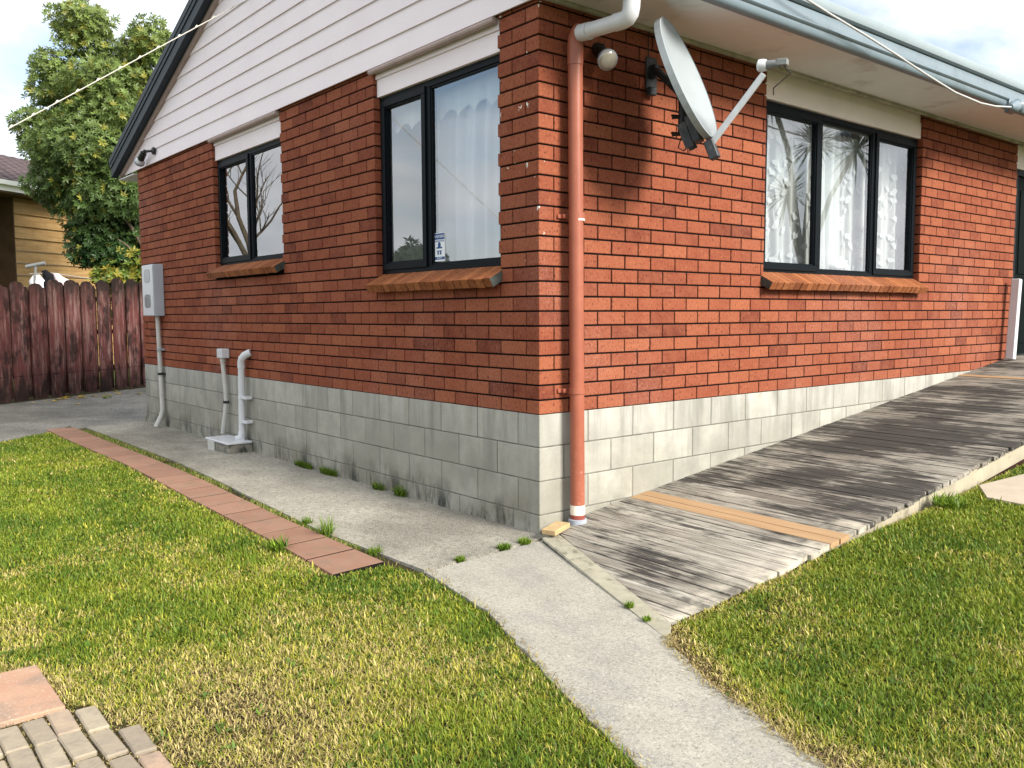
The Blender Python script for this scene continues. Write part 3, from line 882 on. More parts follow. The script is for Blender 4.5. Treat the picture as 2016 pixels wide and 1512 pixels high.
# gable weatherboards
RS = 0.379                    # roof slope
RIDGE_Y = 3.68
def roof_in(z): return 7.86 - (z - 3.03) / RS      # inner edge of the barge trim on the far side
k_ = 0
z = 3.045
while True:
    y1 = roof_in(z); y0 = 2 * RIDGE_Y - y1
    if y1 - RIDGE_Y < 0.05: break
    zt = z + 0.158; y1t = max(roof_in(zt), RIDGE_Y + .02); y0t = min(2 * RIDGE_Y - y1t, RIDGE_Y - .02)
    if k_ == 0: y0 = -0.10; y0t = -.10
    y0 = max(y0, -0.5)
    xb, xt, th = -0.028, -0.0145, 0.012
    vs = [(xb, y0, z), (xb, y1, z), (xt, y1t, zt), (xt, y0t, zt), (xb + th, y0, z), (xb + th, y1, z), (xt + th, y1t, zt), (xt + th, y0t, zt)]
    MB().add(vs, [(0, 1, 2, 3), (7, 6, 5, 4), (0, 4, 5, 1), (1, 5, 6, 2), (2, 6, 7, 3), (3, 7, 4, 0)]).build('weatherboard', MAT['wb'], house)
    z += 0.152; k_ += 1
# butt joints between board lengths
# roof: two slabs, barge boards, trims
sl = math.atan(RS); cs, sn = math.cos(sl), math.sin(sl)
def slope_box(name, mat, far, x0, x1, n0, n1, ylow, yhigh=RIDGE_Y, vertical_end=True):
    """board following the roof slope. n0,n1: offsets square to the slope from the trim line"""
    def zt(y): return 3.033 + (7.83 - y) * RS
    pts = []
    for y, n in ((ylow, n0), (yhigh, n0), (yhigh, n1), (ylow, n1)):
        pts.append((y, zt(y) + n / cs))
    if not far: pts = [(2 * RIDGE_Y - y, z_) for y, z_ in pts]
    vs = [(x0, y, z_) for y, z_ in pts] + [(x1, y, z_) for y, z_ in pts]
    return MB().add(vs, [(0, 1, 2, 3), (7, 6, 5, 4), (0, 4, 5, 1), (1, 5, 6, 2), (2, 6, 7, 3), (3, 7, 4, 0)]).build(name, mat, house)
for far in (True, False):
    slope_box('barge_trim', MAT['trimpink'], far, -0.055, -0.012, 0.0, 0.055, 7.90)
    slope_box('bargeboard', MAT['barge'], far, -0.135, -0.058, 0.045, 0.195, 7.97)
    slope_box('barge_flashing', MAT['barge'], far, -0.152, -0.02, 0.200, 0.262, 7.995)
    slope_box('barge_flashing', MAT['barge'], far, -0.145, -0.1355, 0.150, 0.1995, 7.985)
    slope_box('roof', MAT['roofmetal'], far, -0.019, 9.5, 0.215, 0.25, 7.99)
# eaves: soffit, bead, fascia gutter
b = MB(); b.box(-0.05, 9.5, -0.60, 0.11, 3.068, 3.08); b.build('soffit', MAT['soffit'], house)
b = MB(); b.box(-0.05, 9.5, 7.37, 7.96, 3.0, 3.012); b.build('soffit', MAT['soffit'], house)
MB().cbox(0.002, 9.4, -0.034, -0.003, 3.042, 3.0675, 0.004).build('soffit_bead', MAT['bead'], house)
def extr_x(name, prof, x0, x1, mat):
    n = len(prof)
    vs = [(x0, y, z_) for y, z_ in prof] + [(x1, y, z_) for y, z_ in prof]
    fs = [(i, (i + 1) % n, (i + 1) % n + n, i + n) for i in range(n)] + [list(range(n))[::-1], list(range(n, 2 * n))]
    return MB().add(vs, fs).build(name, mat, house, smooth=True)
extr_x('gutter', [(-.56, 3.10), (-.566, 3.045), (-.58, 3.030), (-.60, 3.026), (-.622, 3.032), (-.636, 3.048), (-.638, 3.078), (-.650, 3.084), (-.656, 3.092), (-.653, 3.099), (-.638, 3.108), (-.640, 3.176), (-.634, 3.184), (-.626, 3.184), (-.60, 3.17)], -0.15, 9.5, MAT['gutter'])
extr_x('roof_edge', [(-.61, 3.19), (-.652, 3.192), (-.664, 3.20), (-.668, 3.215), (-.668, 3.255), (-.660, 3.266), (-.62, 3.29), (-.58, 3.28)], -0.15, 9.5, MAT['guttertop'])

# inside of the house: rooms seen through the panes
def room(x0, x1, y0, y1, z0, z1, wins, floor_mat, wall_mat):
    """inward facing shell; wins: open sides 'x' / 'y'"""
    b = MB()
    T = 0.04
    b.box(x1, x1 + T, y0, y1, z0, z1)
    b.box(x0, x1, y1, y1 + T, z0, z1)
    b.box(x0 - .0, x1, y0 - T, y0, z0, z1) if 'y' not in wins else None
    b.box(x0, x1, y0, y1, z1, z1 + T)
    b.build('interior_wall', wall_mat, house)
    MB().box(x0, x1, y0, y1, z0 - T, z0).build('interior_floor', floor_mat, house)
room(0.12, 2.0, 0.14, 1.93, 0.75, 2.96, '', MAT['carpet'], MAT['white_in'])
room(2.06, 6.0, 0.12, 3.4, 0.76, 2.97, 'y', MAT['carpet'], MAT['room_dim'])
room(0.12, 3.0, 3.46, 7.2, 0.77, 2.98, '', MAT['carpet'], MAT['room_dim'])

# front door, set back past the end of the front wall
dr = MB(); dr.cbox(6.78, 6.84, 0.03, 0.10, 0.80, 2.80, 0.003); dr.cbox(7.70, 7.76, 0.03, 0.10, 0.80, 2.80, 0.003); dr.cbox(6.84, 7.70, 0.03, 0.10, 2.74, 2.80, 0.003)
dfr = dr.build('door_frame', MAT['frame'], house)
dd = MB(); dd.cbox(6.845, 7.695, 0.05, 0.09, 0.83, 2.735, 0.003)
for zb, ztp in ((0.95, 1.55), (1.70, 2.60)):
    for xa in (6.95, 7.32):
        dd.cbox(xa, xa + .27, 0.040, 0.051, zb, ztp, 0.004)
door = dd.build('door', MAT['door'], house)
MB().cbox(6.72, 9.4, 0.02, 0.12, 2.805, 3.066, 0.002).build('header_board', MAT['header'], house)
MB().cbox(6.722, 6.778, 0.02, 0.11, 0.70, 2.803, 0.002).build('door_jamb', MAT['frame'], house)
MB().cbox(6.78, 7.76, -0.03, 0.11, 0.765, 0.80, 0.003).build('door_threshold', MAT['whitepaint'], house)
MB().box(7.765, 9.4, 0.03, 0.12, 0.7, 2.80).build('entry_wall', MAT['mortar'], house)
MB().box(6.73, 9.4, 0.7, 0.75, 0.7, 3.06).build('interior_wall', MAT['room_dim'], house)
MB().box(WR - .1, WR, 0.105, 7.3, 0.5, 3.06).build('end_wall', MAT['mortar'], house)
MB().box(0.105, WR, WL - .1, WL, 0.0, 3.06).build('rear_wall', MAT['mortar'], house)

# ------------------------------------------------------------------ curtains
def wavy(s, seed, amp):
    return amp * (math.sin(s * 34 + seed) * 0.6 + math.sin(s * 57 + seed * 2.3) * 0.4 + math.sin(s * 13 + seed * 0.7) * 0.5)
def curtain(left, s0, s1, z0, z1, d, amp, seed, mat, name, parent=None, scallop=0.0):
    n = int((s1 - s0) / 0.008); nz = 10
    vs = []; fs = []
    for i in range(n + 1):
        s = s0 + (s1 - s0) * i / n
        zb = z0 + (scallop * abs(math.sin((s - s0) * 17)) if scallop else 0)
        for j in range(nz + 1):
            z_ = zb + (z1 - zb) * j / nz
            f = 1.0 - 0.55 * (j / nz)
            dd_ = d + wavy(s + 0.02 * math.sin(z_ * 2 + seed), seed, amp) * f
            vs.append((dd_, s, z_) if left else (s, dd_, z_))
    for i in range(n):
        for j in range(nz):
            a = i * (nz + 1) + j
            fs.append((a, a + nz + 1, a + nz + 2, a + 1))
    b = MB(); b.add(vs, fs)
    return b.build(name, mat, parent, smooth=True)
vc = thing('sheer_curtain', 'white sheer curtain with scalloped top behind the tall side window', 'curtain', (0.2, 0.9, 1.55))
curtain(True, 0.25, 1.36, 1.55, 2.79, 0.20, 0.035, 1.0, MAT['sheer'], 'drape', vc)
curtain(True, 0.25, 1.86, 2.60, 2.80, 0.165, 0.012, 2.0, MAT['valance'], 'valance', vc, 0.06)
rebase(vc)
lc = thing('lace_curtain', 'white lace curtain with fan shaped leaf pattern behind the front window', 'curtain', (3.4, 0.2, 1.5))
curtain(False, 2.10, 5.05, 1.55, 2.77, 0.195, 0.019, 3.0, MAT['lace'], 'drape', lc)
curtain(False, 3.14, 3.46, 1.55, 2.86, 0.145, 0.032, 5.0, MAT['lace'], 'gathered_drape', lc)
curtain(False, 3.18, 3.42, 1.55, 2.86, 0.165, 0.028, 9.0, MAT['lace'], 'gathered_drape', lc)
b = MB()
def fan(cx, cz, r, ang):
    n = 9; pts = [(cx, cz)]
    for i in range(n + 1):
        t = ang + rad(-62) + rad(124) * i / n
        rr = r * (1 + 0.10 * math.cos(i * 2.6)) * (0.86 if i == n // 2 else 1)
        pts.append((cx + rr * math.sin(t), cz + rr * math.cos(t)))
    P = [(x, 0.195 + wavy(x + 0.02 * math.sin(z_ * 2 + 3), 3.0, 0.019) * (1 - .55 * (z_ - 1.55) / 1.19) - 0.016, z_) for x, z_ in pts]
    b.add(P, [(0, i, i + 1) for i in range(1, n + 1)])
    # stalk
    ex, ez = cx - 1.5 * r * math.sin(ang + .5), cz - 1.5 * r * math.cos(ang + .5)
    y_ = P[0][1]
    b.add([(cx - .004, y_, cz), (cx + .004, y_, cz), (ex + .004, y_, ez), (ex - .004, y_, ez)], [(0, 1, 2, 3)])
row = 0; zc = 1.60
while zc < 2.74:
    xq = 2.14 + (row % 2) * 0.075
    while xq < 5.0:
        if random.random() < 0.86:
            fan(xq + random.uniform(-.02, .02), zc + random.uniform(-.03, .03), random.uniform(.048, .062), random.choice((-.5, .4, 2.7, 3.5, 0.1)) + random.uniform(-.3, .3))
        xq += 0.122
    zc += 0.128; row += 1
b.build('leaf_motif', MAT['motif'], lc)
rebase(lc)
# dark chair back in the corner room
ch = thing('chair', 'navy chair back seen low behind the tall side window', 'chair', (0.52, 1.1, 0.75))
MB().cbox(0.49, 0.53, 0.72, 1.225, 1.795, 1.885, 0.006).build('top_rail', MAT['navy'], ch)
MB().cbox(0.492, 0.528, 0.72, 1.075, 1.45, 1.7945, 0.004).build('back_panel', MAT['navy'], ch)
for yy in (0.74, 1.02): MB().cbox(0.495, 0.525, yy, yy + .04, 0.752, 1.4495, 0.003).build('leg', MAT['navy'], ch)
rebase(ch)

# warning sticker on the glass
st = thing('warning_sticker', 'small blue and white alarm warning sticker low on the tall side window', 'sticker', (0.071, 1.10, 1.65))
y0, y1 = 1.030, 1.158; z0s, z1s = 1.648, 1.838
def flat(yy0, yy1, za, zb_, x, mat, name):
    return MB().box(x - .0006, x, yy0, yy1, za, zb_).build(name, mat, st)
flat(y0, y1, z0s, z1s, 0.0712, MAT['stk_white'], 'backing')
flat(y0 + .003, y1 - .003, z1s - .044, z1s - .004, 0.0705, MAT['stk_blue'], 'heading_band')
flat(y0 + .003, y1 - .003, z0s + .012, z0s + .030, 0.0705, MAT['stk_blue'], 'footer_band')
def text(s, size, yc, zc_, mat):
    cu = bpy.data.curves.new('lettering', 'FONT'); cu.body = s; cu.size = size; cu.align_x = 'CENTER'; cu.align_y = 'CENTER'
    cu.extrude = 0.0002; cu.materials.append(mat)
    t_o = bpy.data.objects.new('text', cu); COL.objects.link(t_o)
    me_ = bpy.data.meshes.new_from_object(t_o.evaluated_get(bpy.context.evaluated_depsgraph_get())); me_.name = 'lettering'
    bpy.data.objects.remove(t_o)
    o = bpy.data.objects.new('lettering', me_); COL.objects.link(o); o.parent = st
    o.matrix_local = Matrix(((0, 0, -1, 0.0694), (-1, 0, 0, yc), (0, 1, 0, zc_), (0, 0, 0, 1)))
    return o
text('WARNING', 0.028, (y0 + y1) / 2, z1s - .025, MAT['stk_white'])
text('ALARM SYSTEM', 0.0165, (y0 + y1) / 2, z1s - .055, MAT['stk_blue'])
text('ALARMS', 0.016, (y0 + y1) / 2, z0s + .021, MAT['stk_white'])
fg = MB(); ym = (y0 + y1) / 2
for a, c, h0, h1 in ((-.016, .016, .096, .118), (-.012, .012, .118, .128), (-.034, .034, .086, .0955), (-.028, .028, .066, .072), (-.022, -.006, .045, .0655), (.006, .022, .045, .0655)):
    fg.box(0.0698, 0.0704, ym + a, ym + c, z0s + h0, z0s + h1)
fg.build('hat_figure', MAT['stk_blue'], st)
rebase(st)
s2 = MB(); s2.box(3.30, 3.475, 0.0706, 0.0712, 1.664, 1.722)
tag(s2.build('paper_label', MAT['stk_white']), 'plain white paper label on the middle pane of the front window', 'label')

# ------------------------------------------------------------------ downpipe
dp = thing('downpipe', 'terracotta painted round downpipe at the house corner with a white bent top', 'downpipe', (0.222, -.08, 0))
PX, PY, PR = 0.222, -.080, 0.0425
b = MB(); b.tube([(PX + .008, PY, -0.02), (PX + .006, PY, 0.4), (PX - .004, PY, 1.4), (PX - .012, PY, 2.40), (PX - .015, PY, 2.72)], PR, 24)
b.build('pipe', MAT['pipe'], dp, smooth=True)
b = MB(); b.tube([(PX - .015, PY, 2.70), (PX - .015, PY, 2.80), (PX - .016, PY - .006, 2.845), (PX - .017, PY - .024, 2.872), (PX - .018, PY - .05, 2.885)], [.0455, .0455, .0455, .0455, .0455], 24)
b.build('elbow', MAT['pipe'], dp, smooth=True)
b = MB(); b.tube([(PX - .018, PY - .045, 2.868), (PX - .019, -.20, 2.862)], 0.047, 24); b.build('socket', MAT['pvc'], dp, smooth=True)
b = MB(); b.tube([(PX - .018, PY - .06, 2.867), (PX - .02, -.30, 2.858), (PX - .022, -.455, 2.852), (PX - .022, -.488, 2.858), (PX - .022, -.504, 2.874), (PX - .022, -.512, 2.905), (PX - .022, -.525, 3.02), (PX - .022, -.60, 3.06)], 0.0425, 24)
b.build('offset_bend', MAT['pvc'], dp, smooth=True)
b = MB(); b.tube([(PX - .022, -.40, 2.854), (PX - .022, -.455, 2.8515), (PX - .022, -.49, 2.858), (PX - .022, -.507, 2.874), (PX - .022, -.515, 2.905), (PX - .022, -.518, 2.95)], 0.0462, 24)
b.build('bend_collar', MAT['pvc'], dp, smooth=True)
for zc_ in (1.860, 0.845):
    b = MB(); b.tube([(PX, PY, zc_ - .022), (PX, PY, zc_ + .012)], PR + .0045, 24); b.cbox(PX - .062, PX - .02, PY + .045, -.001, zc_ - .018, zc_ + .006, 0.002); b.cbox(PX - .085, PX - .06, -.012, -.001, zc_ - .018, zc_ + .006, 0.002)
    b.build('bracket', MAT['pipe'], dp, smooth=True)
b = MB(); b.tube([(PX, PY, 1.826), (PX, PY, 1.8375)], PR + .0035, 24); b.build('cream_ring', MAT['bandwhite'], dp, smooth=True)
b = MB(); b.tube([(PX + .008, PY, 0.103), (PX + .008, PY, 0.160)], PR + .0015, 24); b.build('cream_band', MAT['bandwhite'], dp, smooth=True)
b = MB(); b.tube([(PX + .008, PY, 0.0), (PX + .008, PY, 0.098)], PR + .001, 24); b.build('lower_sleeve', plain('dark_red_sleeve', (0.24, 0.055, 0.04, 1), .2, 20, .5, .4, .2, 60, ((0.42, 0.24, 0.2, 1), 40, .55, .7)), dp, smooth=True)
b = MB(); b.tube([(PX + .008, PY, 0.005), (PX + .008, PY, 0.074), (PX + .008, PY, 0.076)], [.056, .056, .05], 24); b.build('floor_collar', MAT['pvcgrey'], dp, smooth=True)
rebase(dp)

# ------------------------------------------------------------------ satellite dish
sd = thing('satellite_dish', 'pale grey satellite dish on a dark curved arm on the front wall', 'dish', (0.92, 0, 2.8))
n_ = Vector((.40, -1, .42)).normalized(); c_ = Vector((.70, -.50, 2.625))
a_ = Vector((0, 0, 1)).cross(n_).normalized(); b_ = n_.cross(a_)
RA, RB = .335, .365
vs = []; fs = []
rings = 7; seg = 40
for side in (0, 1):
    for i in range(rings + 1):
        t = i / rings
        for j in range(seg):
            th = 2 * PI * j / seg
            dep = -0.075 * (1 - t * t) - (0.004 if side else 0)
            p = c_ + a_ * (RA * t * math.cos(th)) + b_ * (RB * t * math.sin(th)) + n_ * dep
            vs.append(p)
off = (rings + 1) * seg
for side in (0, 1):
    o_ = side * off
    for i in range(rings):
        for j in range(seg):
            q = (o_ + i * seg + j, o_ + i * seg + (j + 1) % seg, o_ + (i + 1) * seg + (j + 1) % seg, o_ + (i + 1) * seg + j)
            fs.append(q if side == 0 else q[::-1])
MB().add(vs, fs).build('reflector', MAT['dish'], sd, smooth=True)
# turned back rim
vs = []
for j in range(seg):
    th = 2 * PI * j / seg
    r0 = c_ + a_ * (RA * math.cos(th)) + b_ * (RB * math.sin(th))
    r1 = c_ + a_ * ((RA + .006) * math.cos(th)) + b_ * ((RB + .006) * math.sin(th))
    vs += [r0 + n_ * .004, r1 + n_ * .002, r1 - n_ * .034, r0 - n_ * .030]
fs = [(4 * j + q, 4 * j + (q + 1) % 4, 4 * ((j + 1) % seg) + (q + 1) % 4, 4 * ((j + 1) % seg) + q) for j in range(seg) for q in range(4)]
MB().add(vs, fs).build('rim', MAT['dish'], sd)
# LNB arm and head
low = c_ - b_ * (RB + .035) - n_ * .01
head = Vector((0.86, -.90, 2.607))
b = MB(); d_ = (head - low); L_ = d_.length; q4 = d_.to_track_quat('Z', 'Y').to_matrix().to_4x4()
b.cbox(-.012, .012, -.016, .016, -.03, L_ - .02, 0.003, Matrix.Translation(low) @ q4); b.build('feed_arm', MAT['galv'], sd)
dirn = (c_ - head).normalized()
b = MB(); b.lathe([(-.075, .016), (-.07, .022), (-.03, .024), (.0, .024)], head + dirn * .0 + Vector((0, 0, .03)), dirn, 16); b.build('feed_body', MAT['oldsteel'], sd, smooth=True)
b = MB(); b.lathe([(.0, .030), (.02, .034), (.04, .033), (.047, .026)], head + Vector((0, 0, .03)), dirn, 18); b.build('feed_horn', MAT['pvc'], sd, smooth=True)
b = MB(); b.cbox(-.022, .022, -.018, .018, -.03, .03, .004, Matrix.Translation(head + Vector((0, 0, .035)) - dirn * .085) @ dirn.to_track_quat('Z', 'Y').to_matrix().to_4x4()); b.build('feed_clamp', MAT['oldsteel'], sd)
b = MB(); b.tube([head - dirn * .09 + Vector((0, 0, .02)), head - dirn * .12 + Vector((.05, .02, -.01)), head + Vector((.16, .06, -.055)), head + Vector((.22, .10, -.075))], .0035, 6); b.build('feed_cable', MAT['black'], sd)
# back bracket, mast arm, wall plate
bk = c_ - n_ * .080 - b_ * .275
MR = Matrix((a_, b_, n_)).transposed().to_4x4()
b = MB()
b.cbox(-.042, .042, -.085, .075, -.02, .03, .006, Matrix.Translation(bk) @ MR)
b.cbox(-.04, -.034, -.10, .05, -.070, -.0205, .002, Matrix.Translation(bk) @ MR)
b.cbox(.034, .04, -.10, .05, -.070, -.0205, .002, Matrix.Translation(bk) @ MR)
b.cbox(-.028, .028, -.215, -.105, .03, .085, .005, Matrix.Translation(bk) @ MR)
b.build('bracket', MAT['steel'], sd)
elb = Vector((.81, -.36, 2.45))
b = MB()
wp = Vector((.935, -.012, 2.80))
b.tube([wp + Vector((0, -.03, 0)), Vector((.915, -.085, 2.785)), Vector((.885, -.20, 2.69)), Vector((.862, -.295, 2.61)), Vector((.835, -.34, 2.555)), Vector((.817, -.358, 2.50)), Vector((.811, -.36, 2.42)), Vector((.81, -.36, 2.345))], .0235, 14)
b.build('mast_arm', MAT['steel'], sd, smooth=True)
b = MB(); b.cbox(wp.x - .05, wp.x + .05, -.014, -.001, wp.z - .11, wp.z + .09, .003)
b.cbox(wp.x - .022, wp.x + .022, -.06, -.0145, wp.z - .04, wp.z + .04, .004)
b.cbox(wp.x - .055, wp.x + .01, -.05, -.0145, wp.z - .15, wp.z - .10, .006); b.build('wall_plate', MAT['steel'], sd)
for dz in (-.0, -.10):
    b = MB(); b.tube([elb + Vector((-.03, .05, dz)), elb + Vector((.03, -.04, dz))], .012, 8); b.tube([elb + Vector((-.07, .02, dz)), elb + Vector((-.02, .0, dz))], .007, 8); b.build('clamp_bolt', MAT['clip'], sd)
b = MB(); b.tube([elb + Vector((0, 0, -.11)), elb + Vector((.03, .05, -.17)), elb + Vector((.09, .06, -.18)), elb + Vector((.14, .0, -.12))], .004, 6); b.build('coax_cable', MAT['black'], sd)
b = MB(); b.tube([wp + Vector((-.03, 0, .08)), wp + Vector((-.035, 0, .2)), wp + Vector((-.03, -.01, .255)), wp + Vector((-.01, -.08, .268))], .0035, 6)
b.build('coax_cable', MAT['black'], sd)
rebase(sd)

# ------------------------------------------------------------------ lamps
def spot(root, base, bn, joint, lamp_c, aim, lens):
    aim = Vector(aim).normalized(); lamp_c = Vector(lamp_c)
    b = MB(); b.lathe([(0, .042), (.018, .042), (.026, .034)], base, bn, 18); b.build('base', MAT['black'], root, smooth=True)
    b = MB(); b.tube([Vector(base) + Vector(bn) * .02, Vector(joint), lamp_c - aim * .10], .014, 10); b.ball(joint, .022); b.build('arm', MAT['black'], root, smooth=True)
    b = MB(); b.lathe([(-.13, .03), (-.125, .036), (-.03, .040), (-.02, .036)], lamp_c, aim, 18); b.build('lamp_holder', MAT['black'], root, smooth=True)
    b = MB(); b.lathe([(-.03, .03), (.0, .046), (.03, .056), (.04, .057), (.05, .052), (.058, .035), (.062, .004)], lamp_c, aim, 24); b.build('bulb', lens, root, smooth=True)
    b = MB(); b.lathe([(.018, .0575), (.03, .0605), (.044, .0595), (.047, .054)], lamp_c, aim, 24); b.build('lamp_rim', MAT['pvcgrey'], root, smooth=True)
g1 = thing('security_light', 'black floodlight with a frosted bulb beside the white downpipe bend', 'floodlight', (.40, 0, 2.86), 'security floodlights')
spot(g1, (.46, -.001, 2.85), (0, -1, 0), (.44, -.06, 2.85), (.395, -.135, 2.765), (-.30, -.75, -.55), MAT['bulb'])
rebase(g1)
g2 = thing('security_light', 'black floodlight with a white lamp at the low end of the gable', 'floodlight', (-.03, 6.62, 3.14), 'security floodlights')
spot(g2, (-.031, 6.60, 3.17), (-1, 0, 0), (-.10, 6.72, 3.175), (-.10, 6.90, 3.10), (-.05, .85, -.50), MAT['pvc'])
rebase(g2)

# ------------------------------------------------------------------ services on the side wall
mb = thing('meter_box', 'pale blue grey meter box with two windows on the side wall', 'meter box', (-.06, 6.7, 1.29))
MB().cbox(-.118, -.002, 6.53, 6.925, 1.292, 1.885, .006).build('case', MAT['meter'], mb)
MB().cbox(-.126, -.1185, 6.535, 6.92, 1.298, 1.879, .004).build('front_cover', MAT['pvc'], mb)
for zc_ in (1.755, 1.465):
    q = MB(); n = 20
    vs = [(-.130, 6.735 + .105 * math.copysign(abs(math.cos(2 * PI * i / n)) ** .5, math.cos(2 * PI * i / n)), zc_ + .078 * math.copysign(abs(math.sin(2 * PI * i / n)) ** .5, math.sin(2 * PI * i / n))) for i in range(n)]
    vs2 = [(-.1262, y, z_) for _, y, z_ in vs]
    q.add(vs + vs2, [list(range(n)), *[(i, (i + 1) % n, (i + 1) % n + n, i + n) for i in range(n)]]); q.build('viewing_window', MAT['meterwin'], mb)
q = MB(); q.tube([(-.045, 6.66, 1.30), (-.04, 6.65, .8), (-.04, 6.62, .20), (-.06, 6.62, .12), (-.10, 6.61, .055), (-.13, 6.60, .0)], [.026, .026, .026, .029, .029, .029], 14)
q.build('conduit', MAT['pvc_old'], mb, smooth=True)
for zc_, m_ in ((.905, MAT['pvcgrey']), (.62, MAT['clip'])):
    q = MB(); q.tube([(-.041, 6.64, zc_ - .014), (-.041, 6.64, zc_ + .014)], .034, 14); q.cbox(-.03, -.0015, 6.58, 6.70, zc_ - .012, zc_ + .012, .002); q.build('saddle', m_, mb)
rebase(mb)
cb = thing('cable_riser', 'thin white conduit topped by a small square white box on the side wall', 'conduit', (-.05, 4.7, 0))
MB().cbox(-.085, -.0015, 4.63, 4.755, .872, .966, .006).build('junction_box', MAT['pvc'], cb)
q = MB(); q.tube([(-.045, 4.70, .872), (-.045, 4.70, .80), (-.04, 4.67, .60), (-.04, 4.655, .45), (-.05, 4.68, .30), (-.06, 4.72, .12)], .0225, 14); q.tube([(-.045, 4.70, .872), (-.045, 4.70, .835)], .028, 14); q.build('conduit', MAT['pvc_old'], cb, smooth=True)
q = MB(); q.tube([(-.041, 4.66, .425), (-.041, 4.66, .45)], .030, 14); q.build('saddle', MAT['clip'], cb)
rebase(cb)
wp_ = thing('waste_pipe', 'white plastic waste pipe with a bent top and two clips beside the thin conduit', 'pipe', (-.06, 4.2, .1))
q = MB(); q.tube([(-.06, 4.235, .10), (-.06, 4.225, .4), (-.06, 4.205, .80)], .031, 16); q.build('pipe', MAT['pvc'], wp_, smooth=True)
q = MB(); q.tube([(-.06, 4.205, .795), (-.06, 4.205, .845), (-.058, 4.19, .885), (-.045, 4.16, .915), (-.02, 4.13, .935), (.0, 4.11, .945)], .0355, 16); q.build('elbow', MAT['pvc'], wp_, smooth=True)
q = MB(); q.tube([(-.115, 4.26, .112), (-.085, 4.25, .118), (-.064, 4.236, .135), (-.06, 4.234, .185)], .036, 16); q.build('foot_bend', MAT['pvc'], wp_, smooth=True)
for zc_ in (.515, .285):
    q = MB(); q.tube([(-.06, 4.22, zc_ - .014), (-.06, 4.22, zc_ + .014)], .0345, 16); q.cbox(-.075, -.0015, 4.10, 4.192, zc_ - .013, zc_ + .013, .003); q.build('clip', MAT['pvc'], wp_)
rebase(wp_)
gt = thing('gully_trap', 'low rough concrete gully box with a white lid at the wall foot', 'drain', (-.13, 4.45, 0))
q = MB(); q.cbox(-.245, -.002, 4.12, 4.64, -.02, .085, .012); q.build('concrete_surround', MAT['roughcon'], gt)
q = MB(); q.cbox(-.262, -.015, 4.10, 4.66, .0855, .107, .006); q.build('lid', MAT['pvc'], gt)
q = MB(); q.cbox(-.262, -.2455, 4.44, 4.60, -.005, .085, .004); q.build('painted_face', MAT['pvc_old'], gt)
rebase(gt)

# service cable along the front gutter
sc_ = thing('service_cable', 'pale overhead cable drooping along the front gutter to a bracket', 'cable', (4.6, -.72, 3.0))
q = MB(); q.tube([(4.62, -.72, 2.993), (4.30, -.722, 2.952), (4.011, -.722, 2.935), (3.56, -.722, 2.947), (3.063, -.722, 3.002), (2.612, -.722, 3.061), (2.202, -.722, 3.108), (1.827, -.722, 3.145), (1.5, -.722, 3.183), (.9, -.722, 3.26), (.2, -.722, 3.36)], .0072, 8); q.build('cable', MAT['cable'], sc_, smooth=True)
q = MB(); q.tube([(4.60, -.72, 2.993), (4.66, -.715, 3.0), (4.74, -.70, 3.02)], [.02, .045, .05], 12); q.ball((4.80, -.70, 3.03), .06); q.cbox(4.73, 4.85, -.66, -.62, 2.98, 3.10, .004); q.build('bracket', MAT['gutter'], sc_, smooth=True)
rebase(sc_)
# knotted line from the gable
kl = thing('knotted_line', 'thin pale line with small knots sloping down from the gable', 'line', (-.03, 3.83, 4.07))
W0 = Vector((-.033, 3.836, 4.095)); WD = Vector((-0.81083909, -0.05719868, -0.58246741))
q = MB(); q.tube([W0 + WD * t for t in (0, 1.0, 2.0, 3.0, 4.0, 5.1)], .0042, 6)
for i in range(1, 26):
    p = W0 + WD * (i * .2 + random.uniform(-.02, .02)); q.tube([p - WD * .016, p + Vector((0, 0, .012)), p + WD * .016], .0058, 6)
q.build('line', MAT['rope'], kl, smooth=True)
e_ = W0 + WD * 5.1
q = MB(); q.tube([(e_.x, e_.y, -.05), (e_.x, e_.y, e_.z + .06)], .04, 10); q.build('post', MAT['bark'], kl)
rebase(kl)

# white plastic post leaning at the end of the front wall
q = MB(); ln = Vector((.085, 0, .835)); q.cbox(-.042, .042, -.035, .035, 0, .84, .006, Matrix.Translation((6.47, -.10, .797)) @ ln.to_track_quat('Z', 'Y').to_matrix().to_4x4())
o = q.build('plastic_post', MAT['pvc']); tag(o, 'white square plastic post leaning at the end of the front wall by the door', 'post')

